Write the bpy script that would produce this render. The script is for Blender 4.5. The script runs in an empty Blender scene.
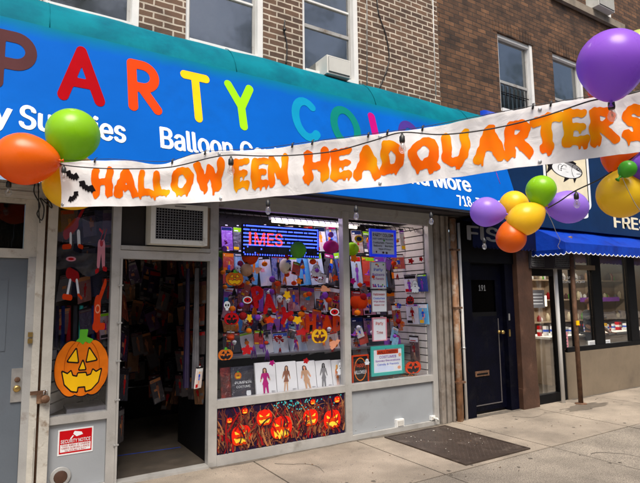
import bpy, math, random
import numpy as np
random.seed(7); rnd = random.random
C = bpy.context.scene.collection
sc = bpy.context.scene
# ---------------------------------------------------------------- camera model (solved from the facade lines)
H = 1.65; FPX = 518.3
YAW, PIT, ROL = [math.radians(a) for a in (32.12, 6.38, -.72)]
V3 = lambda *a: np.array(a, float)
FW = V3(math.sin(YAW)*math.cos(PIT), math.cos(YAW)*math.cos(PIT), math.sin(PIT))
_r = V3(math.cos(YAW), -math.sin(YAW), 0); _u = np.cross(_r, FW)
RI = _r*math.cos(ROL)+_u*math.sin(ROL); UP = -_r*math.sin(ROL)+_u*math.cos(ROL)
EYE = V3(0, 0, H)
def ray(x, y): return FW+RI*(x-320)/FPX-UP*(y-241.5)/FPX
def at(x, y, Y): d = ray(x, y); return EYE+d*Y/d[1]
def atg(x, y, Z=0): d = ray(x, y); return EYE+d*(Z-H)/d[2]
def atd(x, y, D): return EYE+ray(x, y)*D
def XZ(x, y, Y): p = at(x, y, Y); return p[0], p[2]
Y0 = 5.15

# ---------------------------------------------------------------- materials
def _nt(name):
    m = bpy.data.materials.new(name); m.use_nodes = True
    n = m.node_tree.nodes; l = m.node_tree.links
    return m, n, l, n['Principled BSDF']
def c4(c): return (c[0], c[1], c[2], 1)
def mat(name, col, rough=.6, metal=0, var=.15, scale=6, bump=.0, bscale=60, dirt=None, dscale=3, dlo=.5, dhi=.7, spec=.5, coat=0, alpha=1):
    m, n, l, b = _nt(name)
    b.inputs['Roughness'].default_value = rough; b.inputs['Metallic'].default_value = metal
    b.inputs['Specular IOR Level'].default_value = spec; b.inputs['Coat Weight'].default_value = coat
    tc = n.new('ShaderNodeTexCoord')
    nz = n.new('ShaderNodeTexNoise'); nz.inputs['Scale'].default_value = scale; nz.inputs['Detail'].default_value = 5
    l.new(tc.outputs['Object'], nz.inputs['Vector'])
    cr = n.new('ShaderNodeValToRGB'); cr.color_ramp.elements[0].position = .3; cr.color_ramp.elements[1].position = .7
    cr.color_ramp.elements[0].color = c4([x*(1-var) for x in col]); cr.color_ramp.elements[1].color = c4([min(1, x*(1+var)) for x in col])
    l.new(nz.outputs['Fac'], cr.inputs['Fac']); out = cr.outputs['Color']
    if dirt is not None:
        d = n.new('ShaderNodeTexNoise'); d.inputs['Scale'].default_value = dscale; d.inputs['Detail'].default_value = 8; d.inputs['Roughness'].default_value = .65
        l.new(tc.outputs['Object'], d.inputs['Vector'])
        r = n.new('ShaderNodeMapRange'); r.inputs['From Min'].default_value = dlo; r.inputs['From Max'].default_value = dhi
        l.new(d.outputs['Fac'], r.inputs['Value'])
        mx = n.new('ShaderNodeMix'); mx.data_type = 'RGBA'; mx.inputs['B'].default_value = c4(dirt)
        l.new(r.outputs['Result'], mx.inputs['Factor']); l.new(out, mx.inputs['A']); out = mx.outputs['Result']
    l.new(out, b.inputs['Base Color'])
    if bump:
        bn = n.new('ShaderNodeTexNoise'); bn.inputs['Scale'].default_value = bscale; bn.inputs['Detail'].default_value = 4
        l.new(tc.outputs['Object'], bn.inputs['Vector'])
        bp = n.new('ShaderNodeBump'); bp.inputs['Strength'].default_value = bump; bp.inputs['Distance'].default_value = .01
        l.new(bn.outputs['Fac'], bp.inputs['Height']); l.new(bp.outputs['Normal'], b.inputs['Normal'])
    return m
def emit(name, col, s, glow=None):
    m, n, l, b = _nt(name); b.inputs['Base Color'].default_value = c4([x*.3 for x in col])
    b.inputs['Emission Color'].default_value = c4(col); b.inputs['Emission Strength'].default_value = s; return m
def brick(name, cols, mortar, bw=.205, bh=.068, ms=.012, var=.5, rough=.85):
    m, n, l, b = _nt(name); tc = n.new('ShaderNodeTexCoord'); sp = n.new('ShaderNodeSeparateXYZ'); cb = n.new('ShaderNodeCombineXYZ')
    l.new(tc.outputs['Object'], sp.inputs[0]); l.new(sp.outputs['X'], cb.inputs['X']); l.new(sp.outputs['Z'], cb.inputs['Y'])
    nz = n.new('ShaderNodeTexNoise'); nz.inputs['Scale'].default_value = 14; l.new(tc.outputs['Object'], nz.inputs['Vector'])
    va = n.new('ShaderNodeVectorMath'); va.operation = 'MULTIPLY_ADD'; va.inputs[1].default_value = (.012, .012, 0)
    l.new(nz.outputs['Color'], va.inputs[0]); l.new(cb.outputs[0], va.inputs[2])
    bt = n.new('ShaderNodeTexBrick'); l.new(va.outputs[0], bt.inputs['Vector'])
    bt.inputs['Scale'].default_value = 1; bt.inputs['Brick Width'].default_value = bw; bt.inputs['Row Height'].default_value = bh
    bt.inputs['Mortar Size'].default_value = ms; bt.inputs['Mortar Smooth'].default_value = .15; bt.inputs['Bias'].default_value = 0
    bt.inputs['Color1'].default_value = c4(cols[0]); bt.inputs['Color2'].default_value = c4(cols[1]); bt.inputs['Mortar'].default_value = c4(mortar)
    n2 = n.new('ShaderNodeTexNoise'); n2.inputs['Scale'].default_value = 5; n2.inputs['Detail'].default_value = 7; l.new(tc.outputs['Object'], n2.inputs['Vector'])
    mr = n.new('ShaderNodeMapRange'); mr.inputs['From Min'].default_value = .25; mr.inputs['From Max'].default_value = .75
    mr.inputs['To Min'].default_value = 1-var*.6; mr.inputs['To Max'].default_value = 1+var*.35
    l.new(n2.outputs['Fac'], mr.inputs['Value'])
    hv = n.new('ShaderNodeHueSaturation'); l.new(bt.outputs['Color'], hv.inputs['Color']); l.new(mr.outputs['Result'], hv.inputs['Value'])
    l.new(hv.outputs['Color'], b.inputs['Base Color']); b.inputs['Roughness'].default_value = rough
    iv = n.new('ShaderNodeMath'); iv.operation = 'SUBTRACT'; iv.inputs[0].default_value = 1; l.new(bt.outputs['Fac'], iv.inputs[1])
    n3 = n.new('ShaderNodeTexNoise'); n3.inputs['Scale'].default_value = 70; l.new(tc.outputs['Object'], n3.inputs['Vector'])
    ad = n.new('ShaderNodeMath'); ad.operation = 'MULTIPLY_ADD'; ad.inputs[1].default_value = .5; l.new(n3.outputs['Fac'], ad.inputs[0]); l.new(iv.outputs[0], ad.inputs[2])
    bp = n.new('ShaderNodeBump'); bp.inputs['Strength'].default_value = .7; bp.inputs['Distance'].default_value = .008
    l.new(ad.outputs[0], bp.inputs['Height']); l.new(bp.outputs['Normal'], b.inputs['Normal'])
    return m
def printed(name, cols, scale=22, rough=.25, coat=1):
    """busy package artwork under clear plastic: cells of a few colours"""
    m, n, l, b = _nt(name); tc = n.new('ShaderNodeTexCoord'); oi = n.new('ShaderNodeObjectInfo')
    ad = n.new('ShaderNodeVectorMath'); ad.operation = 'ADD'; cb = n.new('ShaderNodeCombineXYZ')
    ml = n.new('ShaderNodeMath'); ml.operation = 'MULTIPLY'; ml.inputs[1].default_value = 37; l.new(oi.outputs['Random'], ml.inputs[0])
    for k in 'XYZ': l.new(ml.outputs[0], cb.inputs[k])
    l.new(tc.outputs['Object'], ad.inputs[0]); l.new(cb.outputs[0], ad.inputs[1])
    nz = n.new('ShaderNodeTexNoise'); nz.inputs['Scale'].default_value = 9; nz.inputs['Detail'].default_value = 4; nz.inputs['Roughness'].default_value = .7; l.new(ad.outputs[0], nz.inputs['Vector'])
    rr_ = n.new('ShaderNodeMath'); rr_.operation = 'MULTIPLY_ADD'; rr_.inputs[1].default_value = .30; rr_.inputs[2].default_value = .15; l.new(nz.outputs['Fac'], rr_.inputs[0])
    r2 = n.new('ShaderNodeMath'); r2.operation = 'MULTIPLY_ADD'; r2.inputs[1].default_value = .42; l.new(oi.outputs['Random'], r2.inputs[0]); l.new(rr_.outputs[0], r2.inputs[2])
    sp = r2
    cr = n.new('ShaderNodeValToRGB'); cr.color_ramp.interpolation = 'LINEAR'
    e = cr.color_ramp.elements; k = len(cols)
    for i, c in enumerate(cols):
        p = .28+.44*i/k if i else .2
        if i < 2: e[i].position = p
        else: e.new(p)
        e[i].color = c4(c)
    l.new(sp.outputs[0], cr.inputs['Fac']); l.new(cr.outputs['Color'], b.inputs['Base Color'])
    b.inputs['Roughness'].default_value = .5; b.inputs['Coat Weight'].default_value = coat; b.inputs['Coat Roughness'].default_value = rough*.5
    n2 = n.new('ShaderNodeTexNoise'); n2.inputs['Scale'].default_value = 18; n2.inputs['Detail'].default_value = 4; n2.inputs['Distortion'].default_value = 1.2; l.new(ad.outputs[0], n2.inputs['Vector'])
    bp = n.new('ShaderNodeBump'); bp.inputs['Strength'].default_value = .9; bp.inputs['Distance'].default_value = .02
    l.new(n2.outputs['Fac'], bp.inputs['Height']); l.new(bp.outputs['Normal'], b.inputs['Coat Normal'])
    return m
def glass(name, tint=(.92, .95, .95), refl=.12, wav=.0):
    m, n, l, b = _nt(name); n.remove(b); o = n['Material Output']
    t = n.new('ShaderNodeBsdfTransparent'); t.inputs['Color'].default_value = c4(tint)
    g = n.new('ShaderNodeBsdfGlossy'); g.inputs['Roughness'].default_value = .01
    f = n.new('ShaderNodeLayerWeight'); f.inputs['Blend'].default_value = .5
    pw = n.new('ShaderNodeMath'); pw.operation = 'POWER'; pw.inputs[1].default_value = 5; l.new(f.outputs['Facing'], pw.inputs[0])
    a = n.new('ShaderNodeMath'); a.operation = 'MULTIPLY_ADD'; a.inputs[1].default_value = .9; a.inputs[2].default_value = .04+refl; a.use_clamp = True
    l.new(pw.outputs[0], a.inputs[0]); mx = n.new('ShaderNodeMixShader'); l.new(a.outputs[0], mx.inputs[0]); l.new(t.outputs[0], mx.inputs[1]); l.new(g.outputs[0], mx.inputs[2])
    tc = n.new('ShaderNodeTexCoord'); nz = n.new('ShaderNodeTexNoise'); nz.inputs['Scale'].default_value = 2.5; l.new(tc.outputs['Object'], nz.inputs['Vector'])
    bp = n.new('ShaderNodeBump'); bp.inputs['Strength'].default_value = .25; bp.inputs['Distance'].default_value = .01+wav
    l.new(nz.outputs['Fac'], bp.inputs['Height']); l.new(bp.outputs['Normal'], g.inputs['Normal'])
    g.inputs['Roughness'].default_value = .08 if 'upper' in name else .01
    l.new(mx.outputs[0], o.inputs['Surface']); return m
def rubber(name, col):
    """balloon latex: glossy, slightly translucent"""
    m, n, l, b = _nt(name); o = n['Material Output']
    b.inputs['Base Color'].default_value = c4(col); b.inputs['Roughness'].default_value = .28; b.inputs['Specular IOR Level'].default_value = .45
    tc = n.new('ShaderNodeTexCoord'); nz = n.new('ShaderNodeTexNoise'); nz.inputs['Scale'].default_value = 7; nz.inputs['Detail'].default_value = 3
    l.new(tc.outputs['Object'], nz.inputs['Vector']); mr = n.new('ShaderNodeMapRange'); mr.inputs['To Min'].default_value = .18; mr.inputs['To Max'].default_value = .42
    l.new(nz.outputs['Fac'], mr.inputs['Value']); l.new(mr.outputs['Result'], b.inputs['Roughness'])
    t = n.new('ShaderNodeBsdfTranslucent'); t.inputs['Color'].default_value = c4(col)
    mx = n.new('ShaderNodeMixShader'); mx.inputs[0].default_value = .38
    l.new(b.outputs[0], mx.inputs[1]); l.new(t.outputs[0], mx.inputs[2]); l.new(mx.outputs[0], o.inputs['Surface']); return m

MT = {}
def defm():
    D = dict
    MT.update(
    alu=mat('worn_aluminium', (.46, .45, .43), .42, .3, .12, 5, .15, 90, (.22, .2, .17), 4, .55, .85),
    alud=mat('grey_painted_metal', (.36, .36, .35), .5, .1, .12, 5, .15, 90, (.18, .15, .12), 5, .56, .74),
    cream=mat('chipped_cream_paint', (.47, .45, .40), .6, 0, .1, 8, .3, 50, (.2, .14, .09), 6, .57, .69),
    panel=mat('grey_panel', (.31, .33, .35), .5, 0, .05, 3, .06, 120, (.2, .195, .19), 2.5, .55, .9, .25),
    bluegrey=mat('blue_grey_door_paint', (.10, .12, .145), .42, .0, .08, 3, .08, 60, (.09, .1, .12), 3, .55, .8),
    darkbox=mat('dark_soffit', (.03, .026, .032), .7, 0, .3, 4),
    black=mat('black_paint', (.005, .005, .006), .5, spec=.12, var=.2, scale=8) if 1 else mat('black_paint', (.006, .006, .007), .4, 0, .2, 8),
    rubberblack=mat('black_rubber', (.015, .015, .016), .5, 0, .1, 20),
    navy=mat('navy_door_paint', (.0010, .0013, .006), .5, 0, .35, 4, .4, 60, (.006, .006, .009), 5, .55, .75, .10),
    white=mat('white_paint', (.74, .74, .72), .5, 0, .05, 6, .05, 60, (.4, .38, .34), 5, .62, .8),
    whitepaper=mat('white_paper', (.78, .78, .78), .6, 0, .03, 6),
    soil=mat('dirty_white', (.5, .48, .44), .7, 0, .15, 8, .3, 40),
    blind=mat('pale_blind', (.42, .38, .30), .8, 0, .08, 20),
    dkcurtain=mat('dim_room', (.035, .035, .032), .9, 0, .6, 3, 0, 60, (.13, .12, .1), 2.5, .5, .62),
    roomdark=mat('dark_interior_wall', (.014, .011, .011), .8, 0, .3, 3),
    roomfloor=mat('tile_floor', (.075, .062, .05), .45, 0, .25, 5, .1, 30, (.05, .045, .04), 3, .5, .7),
    slat=mat('white_slatwall', (.62, .58, .52), .55, 0, .07, 5),
    slatdark=mat('slat_groove', (.05, .045, .04), .8),
    shelf=mat('grey_shelf', (.16, .155, .16), .45, .3, .1, 8),
    copper=mat('rusty_copper_pipe', (.40, .21, .11), .5, .2, .45, 7, .5, 60, (.58, .47, .37), 3.2, .5, .6),
    rust=mat('rusty_steel', (.13, .065, .035), .7, .2, .4, 12, .6, 60, (.3, .2, .12), 7, .6, .75),
    corr=mat('weathered_shutter_track', (.25, .22, .19), .55, .2, .2, 7, .3, 40, (.12, .08, .05), 4, .5, .7),
    browncol=mat('brown_painted_column', (.06, .028, .017), .5, 0, .25, 6, .4, 30, (.13, .07, .045), 6, .6, .75),
    stucco=mat('tan_stucco', (.20, .155, .105), .85, 0, .12, 4, .6, 130, (.11, .085, .06), 2, .5, .8),
    shopwall=mat('shop_wall_tan', (.36, .26, .18), .8, 0, .12, 2),
    shopshelf=mat('shop_wood', (.42, .33, .24), .6, 0, .1, 8),
    bronze=mat('brass', (.5, .34, .12), .35, .9, .2, 20),
    steel=mat('steel', (.5, .5, .5), .35, .8, .15, 20),
    acw=mat('ac_white', (.64, .64, .60), .5, 0, .06, 6, 0, 60, (.35, .32, .27), 6, .58, .75),
    acg=mat('ac_grille', (.17, .17, .175), .5, .2, .1, 30),
    awnblue=mat('awning_blue', (.001, .10, .46), .7, 0, .10, 1.2, .35, 5, (.002, .07, .30), 1.1, .48, .8, .04),
    awnteal=mat('awning_teal', (.001, .155, .205), .7, 0, .16, 2.5, .5, 7, (.001, .10, .15), 3, .42, .7, .05),
    fishblue=mat('valance_blue', (.002, .045, .42), .5, 0, .2, 3, .5, 12, (.002, .02, .22), 3, .42, .66, .2),
    fishnavy=mat('sign_navy', (.003, .022, .08), .45, 0, .15, 3, .1, 30, spec=.15),
    valdark=mat('valance_shaded', (.002, .004, .03), .7, 0, .2, 5, spec=.1),  # valance blue darkened: shade under the party awning put into its colour
    vinyl=None, orangeink=None,
    ply=mat('plywood', (.36, .26, .17), .7, 0, .15, 5),
    stone=mat('stone_sill', (.24, .2, .155), .85, 0, .15, 6, .4, 60, (.13, .11, .09), 4, .5, .7),
    socket=mat('bulb_socket', (.012, .012, .012), .45, 0, .1, 10),
    plate=mat('checker_plate', (.062, .045, .036), .5, .35, .25, 8, .25, 60, (.14, .11, .09), 5, .55, .72),
    skin=mat('brown_skin', (.20, .10, .06), .5, 0, .06, 8),
    darkcloth=mat('dark_cloth', (.02, .022, .028), .85, 0, .2, 20, .2, 90),
    purplecloth=mat('purple_cloth', (.012, .005, .035), .6, 0, .3, 9),
    greycloth=mat('grey_cloth', (.09, .088, .10), .7, 0, .3, 9, .2, 60),
    grime=mat('pavement_grime', (.10, .085, .068), .9, 0, .3, 14), backnavy=mat('night_blue_cloth', (.006, .008, .045), .7, 0, .5, 7, .3, 20), litter=mat('litter', (.27, .25, .22), .8, 0, .2, 30),
    leaflit=mat('dry_leaf', (.12, .07, .035), .8, 0, .3, 30),
    foliage=mat('tree_foliage', (.05, .10, .025), .6, 0, .45, 3),
    bark=mat('bark', (.09, .07, .05), .9, 0, .3, 12, .6, 30),
    asphalt=mat('asphalt', (.05, .05, .052), .9, 0, .15, 6, .5, 160),
    soilstain=mat('wet_stain', (.13, .11, .088), .5, 0, .2, 8),
    gl=glass('shop_glass', (.96, .97, .99), .0), glfish=glass('market_glass', (.82, .84, .85), .12), glup=glass('upper_glass', (.6, .62, .6), .26, .008), gldark=glass('smoked_glass', (.5, .5, .5), -.01),
    )
    for k, c in dict(i_red=(.50, .006, .01), i_crim=(.32, .001, .005), i_orange=(.85, .20, .01), i_redor=(.66, .05, .006), i_yel=(.88, .50, .01), i_lime=(.28, .62, .01), i_teal=(.004, .24, .42), i_green=(.003, .18, .15),
                     i_mag=(.42, .004, .16), i_pur=(.06, .03, .22), i_brown=(.075, .028, .03), i_white=(.78, .80, .82), i_black=(.012, .01, .012), i_pump=(.68, .16, .01), i_pumpd=(.36, .06, .006), i_navy=(.01, .02, .10),
                     i_pink=(.75, .30, .36), i_tan=(.58, .34, .2), i_grey=(.2, .2, .21), i_violet=(.22, .05, .42), i_leafg=(.10, .40, .03), i_blue=(.02, .09, .62), i_paleblue=(.68, .75, .9), i_cream=(.75, .68, .5), i_fig=(.25, .10, .06), i_tealf=(.05, .42, .36), i_dkred=(.30, .01, .012), i_peach=(.85, .36, .2), i_glowy=(.95, .62, .05), i_glowr=(.80, .02, .008), i_bl1=(.22, .075, .035), i_bl2=(.11, .03, .025), i_bl3=(.38, .15, .06), i_bl4=(.035, .012, .02), i_pbg=(.018, .010, .035), i_purp=(.12, .035, .22), i_dim=(.28, .29, .30), i_dimg=(.11, .10, .10), i_tealdot=(.06, .45, .48)).items():
        MT[k] = mat(k.replace('i_', 'ink_'), c, .7, 0, .22 if 'pump' in k or 'fig' in k else .06, 6, spec=.03)
    # vinyl banner: white with soft crease bump
    m, n, l, b = _nt('banner_vinyl'); tc = n.new('ShaderNodeTexCoord')
    b.inputs['Base Color'].default_value = (.92, .90, .90, 1); b.inputs['Roughness'].default_value = .5; b.inputs['Specular IOR Level'].default_value = .25
    nz = n.new('ShaderNodeTexNoise'); nz.inputs['Scale'].default_value = 9; nz.inputs['Detail'].default_value = 6; nz.inputs['Distortion'].default_value = 1.5
    l.new(tc.outputs['Object'], nz.inputs['Vector']); bp = n.new('ShaderNodeBump'); bp.inputs['Strength'].default_value = .22; bp.inputs['Distance'].default_value = .02
    l.new(nz.outputs['Fac'], bp.inputs['Height']); l.new(bp.outputs['Normal'], b.inputs['Normal'])
    ts = n.new('ShaderNodeBsdfTranslucent'); ts.inputs['Color'].default_value = (.8, .78, .76, 1); mx = n.new('ShaderNodeMixShader'); mx.inputs[0].default_value = .12
    l.new(b.outputs[0], mx.inputs[1]); l.new(ts.outputs[0], mx.inputs[2]); l.new(mx.outputs[0], n['Material Output'].inputs['Surface']); MT['vinyl'] = m
    # orange ink with yellow blooms
    m, n, l, b = _nt('orange_ink'); tc = n.new('ShaderNodeTexCoord'); nz = n.new('ShaderNodeTexNoise'); nz.inputs['Scale'].default_value = 3.2; nz.inputs['Detail'].default_value = 2
    l.new(tc.outputs['Object'], nz.inputs['Vector']); cr = n.new('ShaderNodeValToRGB'); e = cr.color_ramp.elements
    e[0].position = .45; e[0].color = (.92, .135, .001, 1); e[1].position = .72; e[1].color = (.95, .48, .004, 1); x = e.new(.56); x.color = (.94, .20, .001, 1); b.inputs['Specular IOR Level'].default_value = .12
    l.new(nz.outputs['Fac'], cr.inputs['Fac']); l.new(cr.outputs['Color'], b.inputs['Base Color']); b.inputs['Roughness'].default_value = .4; MT['orangeink'] = m
    MT['brick1'] = brick('brick_white_mortar', [(.075, .042, .028), (.16, .09, .055)], (.53, .46, .37), .205, .0725, .0095, .7)
    MT['brick2'] = brick('brick_brown', [(.055, .026, .013), (.17, .080, .036)], (.035, .024, .016), .205, .0725, .007, 1.1)
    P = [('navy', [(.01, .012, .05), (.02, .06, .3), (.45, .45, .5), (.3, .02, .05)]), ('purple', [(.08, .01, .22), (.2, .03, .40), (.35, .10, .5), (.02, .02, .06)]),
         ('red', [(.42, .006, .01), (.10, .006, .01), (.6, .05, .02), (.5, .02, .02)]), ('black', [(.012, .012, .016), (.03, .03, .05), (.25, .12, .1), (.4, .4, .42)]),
         ('maroon', [(.10, .006, .008), (.035, .006, .006), (.16, .03, .015)]), ('brown', [(.09, .035, .012), (.03, .012, .008), (.15, .07, .03)]), ('plum', [(.035, .008, .06), (.012, .006, .025), (.07, .03, .09)]), ('charcoal', [(.01, .01, .012), (.02, .02, .03), (.07, .06, .06)]),  # interior gloom put into these darkened pack colours
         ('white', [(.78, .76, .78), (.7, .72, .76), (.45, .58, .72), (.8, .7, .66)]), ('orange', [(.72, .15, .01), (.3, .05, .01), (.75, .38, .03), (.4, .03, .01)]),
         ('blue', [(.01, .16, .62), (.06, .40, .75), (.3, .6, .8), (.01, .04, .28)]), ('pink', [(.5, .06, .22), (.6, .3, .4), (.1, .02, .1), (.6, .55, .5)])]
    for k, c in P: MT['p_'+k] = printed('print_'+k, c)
    MT['led_panel'] = mat('led_black', (.008, .008, .02), .3)
    MT['led_blue'] = emit('led_blue', (.03, .06, 1), 4); MT['led_red'] = emit('led_red', (1, .03, .02), 2.2); MT['tube'] = emit('tube_glow', (1, .88, .7), 2.0)
    MT['frameblue'] = emit('sign_frame_blue', (.01, .03, .7), .35)  # blue sign frame, weakly emissive
    MT['lamp'] = emit('lamp_glow', (1, .8, .55), 2.5)
    # concrete slabs
    for key, base, gr in (('walk', (.30, .252, .198), .5), ('walk2', (.28, .242, .195), 1.1)):
        m, n, l, b = _nt('concrete_'+key); tc = n.new('ShaderNodeTexCoord')
        a = n.new('ShaderNodeTexNoise'); a.inputs['Scale'].default_value = 1.3; a.inputs['Detail'].default_value = 9; a.inputs['Roughness'].default_value = .65; l.new(tc.outputs['Object'], a.inputs['Vector'])
        g = n.new('ShaderNodeTexNoise'); g.inputs['Scale'].default_value = 110; g.inputs['Detail'].default_value = 3; l.new(tc.outputs['Object'], g.inputs['Vector'])
        v = n.new('ShaderNodeTexVoronoi'); v.inputs['Scale'].default_value = 16; v.inputs['Randomness'].default_value = 1; l.new(tc.outputs['Object'], v.inputs['Vector'])
        cr = n.new('ShaderNodeValToRGB'); e = cr.color_ramp.elements; e[0].position = .3; e[0].color = c4([x*.50 for x in base]); e[1].position = .66; e[1].color = c4([x*1.12 for x in base]); l.new(a.outputs['Fac'], cr.inputs['Fac'])
        mr = n.new('ShaderNodeMapRange'); mr.inputs['From Min'].default_value = .32; mr.inputs['From Max'].default_value = .68; mr.inputs['To Min'].default_value = 1-gr*.55; mr.inputs['To Max'].default_value = 1+gr*.35; l.new(g.outputs['Fac'], mr.inputs['Value'])
        hv = n.new('ShaderNodeHueSaturation'); l.new(cr.outputs['Color'], hv.inputs['Color']); l.new(mr.outputs['Result'], hv.inputs['Value'])
        sp = n.new('ShaderNodeMath'); sp.operation = 'LESS_THAN'; sp.inputs[1].default_value = .15; l.new(v.outputs['Distance'], sp.inputs[0])
        n4 = n.new('ShaderNodeTexNoise'); n4.inputs['Scale'].default_value = 2.1; l.new(tc.outputs['Object'], n4.inputs['Vector']); gt = n.new('ShaderNodeMath'); gt.operation = 'GREATER_THAN'; gt.inputs[1].default_value = .5; l.new(n4.outputs['Fac'], gt.inputs[0])
        mu = n.new('ShaderNodeMath'); mu.operation = 'MULTIPLY'; l.new(sp.outputs[0], mu.inputs[0]); l.new(gt.outputs[0], mu.inputs[1])
        mu2 = n.new('ShaderNodeMath'); mu2.operation = 'MULTIPLY'; mu2.inputs[1].default_value = .6; l.new(mu.outputs[0], mu2.inputs[0])
        mx = n.new('ShaderNodeMix'); mx.data_type = 'RGBA'; mx.inputs['B'].default_value = (.09, .08, .07, 1); l.new(mu2.outputs[0], mx.inputs['Factor']); l.new(hv.outputs['Color'], mx.inputs['A'])
        l.new(mx.outputs['Result'], b.inputs['Base Color']); b.inputs['Roughness'].default_value = .85
        bp = n.new('ShaderNodeBump'); bp.inputs['Strength'].default_value = .4; bp.inputs['Distance'].default_value = .004; l.new(g.outputs['Fac'], bp.inputs['Height']); l.new(bp.outputs['Normal'], b.inputs['Normal'])
        MT[key] = m
defm()
# printed fabric: the blue of the front panel fades softly into the teal band under the roll
_b = MT['awnblue'].node_tree; _n = _b.nodes; _l = _b.links; _p = _n['Principled BSDF']; _src = _p.inputs['Base Color'].links[0].from_socket
_tc2 = _n.new('ShaderNodeTexCoord'); _sx = _n.new('ShaderNodeSeparateXYZ'); _l.new(_tc2.outputs['Object'], _sx.inputs[0]); _nn = _n.new('ShaderNodeTexNoise'); _nn.inputs['Scale'].default_value = 5; _l.new(_tc2.outputs['Object'], _nn.inputs['Vector'])
_ma = _n.new('ShaderNodeMath'); _ma.operation = 'MULTIPLY_ADD'; _ma.inputs[1].default_value = .07; _l.new(_nn.outputs['Fac'], _ma.inputs[0]); _l.new(_sx.outputs['Z'], _ma.inputs[2])
_mr = _n.new('ShaderNodeMapRange'); _mr.inputs['From Min'].default_value = 1.20; _mr.inputs['From Max'].default_value = 1.36; _l.new(_ma.outputs[0], _mr.inputs['Value'])
_mx = _n.new('ShaderNodeMix'); _mx.data_type = 'RGBA'; _mx.inputs['B'].default_value = (.001, .155, .22, 1); _l.new(_mr.outputs['Result'], _mx.inputs['Factor']); _l.new(_src, _mx.inputs['A']); _l.new(_mx.outputs['Result'], _p.inputs['Base Color'])

# ---------------------------------------------------------------- mesh builder
ORG = {}
def spl(P):
    P = [np.array(p, float) for p in P]; Q = []
    for i in range(len(P)-1):
        p0, p1, p2, p3 = P[max(i-1, 0)], P[i], P[i+1], P[min(i+2, len(P)-1)]
        for s_ in range(6): u = s_/6; Q.append(.5*((2*p1)+(-p0+p2)*u+(2*p0-5*p1+4*p2-p3)*u*u+(-p0+3*p1-3*p2+p3)*u**3))
    return Q+[P[-1]]
class MB:
    def __init__(s): s.v = []; s.f = []; s.mi = []; s.ms = []; s.sm = []
    def m(s, k):
        if k not in s.ms: s.ms.append(k)
        return s.ms.index(k)
    def add(s, vs, fs, k, smooth=False):
        o = len(s.v); i = s.m(k); s.v += [tuple(float(c) for c in p) for p in vs]
        for f in fs: s.f.append([o+a for a in f]); s.mi.append(i); s.sm.append(smooth)
        return s
    def box(s, x0, x1, y0, y1, z0, z1, k):
        return s.add([(x, y, z) for z in (z0, z1) for y in (y0, y1) for x in (x0, x1)], [(0, 2, 3, 1), (4, 5, 7, 6), (0, 1, 5, 4), (2, 6, 7, 3), (0, 4, 6, 2), (1, 3, 7, 5)], k)
    def obox(s, c, ax, k):
        """oriented box: centre, three half-axis vectors"""
        c = np.array(c); a, b, d = [np.array(q, float) for q in ax]
        return s.add([c+i*a+j*b+l*d for l in (-1, 1) for j in (-1, 1) for i in (-1, 1)], [(0, 2, 3, 1), (4, 5, 7, 6), (0, 1, 5, 4), (2, 6, 7, 3), (0, 4, 6, 2), (1, 3, 7, 5)], k)
    def tube(s, pts, r, k, n=8, cap=True):
        P = [np.array(p, float) for p in pts]; vs = []; L = len(P)
        for i, p in enumerate(P):
            t = P[min(i+1, L-1)]-P[max(i-1, 0)]; t = t/(np.linalg.norm(t)+1e-9)
            a = np.cross(t, (0, 0, 1) if abs(t[2]) < .9 else (1, 0, 0)); a /= np.linalg.norm(a); b = np.cross(t, a)
            rr = r[i] if isinstance(r, (list, tuple)) else r
            for j in range(n): q = 2*math.pi*j/n; vs.append(p+rr*(a*math.cos(q)+b*math.sin(q)))
        fs = [(i*n+j, i*n+(j+1) % n, (i+1)*n+(j+1) % n, (i+1)*n+j) for i in range(L-1) for j in range(n)]
        if cap: fs += [tuple(range(n))[::-1], tuple((L-1)*n+j for j in range(n))]
        return s.add(vs, fs, k, True)
    def lathe(s, c, ax, prof, k, n=20):
        """prof: (distance along axis, radius)"""
        c = np.array(c, float); t = np.array(ax, float); t /= np.linalg.norm(t)
        a = np.cross(t, (0, 0, 1) if abs(t[2]) < .9 else (1, 0, 0)); a /= np.linalg.norm(a); b = np.cross(t, a)
        vs = [c+t*h+r*(a*math.cos(2*math.pi*j/n)+b*math.sin(2*math.pi*j/n)) for h, r in prof for j in range(n)]
        L = len(prof); fs = [(i*n+j, i*n+(j+1) % n, (i+1)*n+(j+1) % n, (i+1)*n+j) for i in range(L-1) for j in range(n)]
        fs += [tuple(range(n))[::-1], tuple((L-1)*n+j for j in range(n))]
        return s.add(vs, fs, k, True)
    def build(s, name, parent=None, loc=None):
        me = bpy.data.meshes.new(name); o = bpy.data.objects.new(name, me); C.objects.link(o)
        if parent is not None: L = ORG[parent.name]; o.parent = parent
        else:
            L = np.array(loc if loc is not None else s.v[0], float); o.location = L
        ORG[o.name] = L
        me.from_pydata([(p[0]-L[0], p[1]-L[1], p[2]-L[2]) for p in s.v], [], s.f)
        for k in s.ms: me.materials.append(MT[k])
        me.polygons.foreach_set('material_index', s.mi); me.polygons.foreach_set('use_smooth', s.sm); me.update()
        return o
def thing(name, label, cat, loc, group=None):
    o = bpy.data.objects.new(name, None); C.objects.link(o); o.location = loc; o.empty_display_size = .1; ORG[o.name] = np.array(loc, float)
    return tag(o, label, cat, group)
def tag(o, label, cat, group=None):
    o['label'] = label; o['category'] = cat
    if group: o['group'] = group
    return o
def struct(o): o['kind'] = 'structure'; return o
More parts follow.
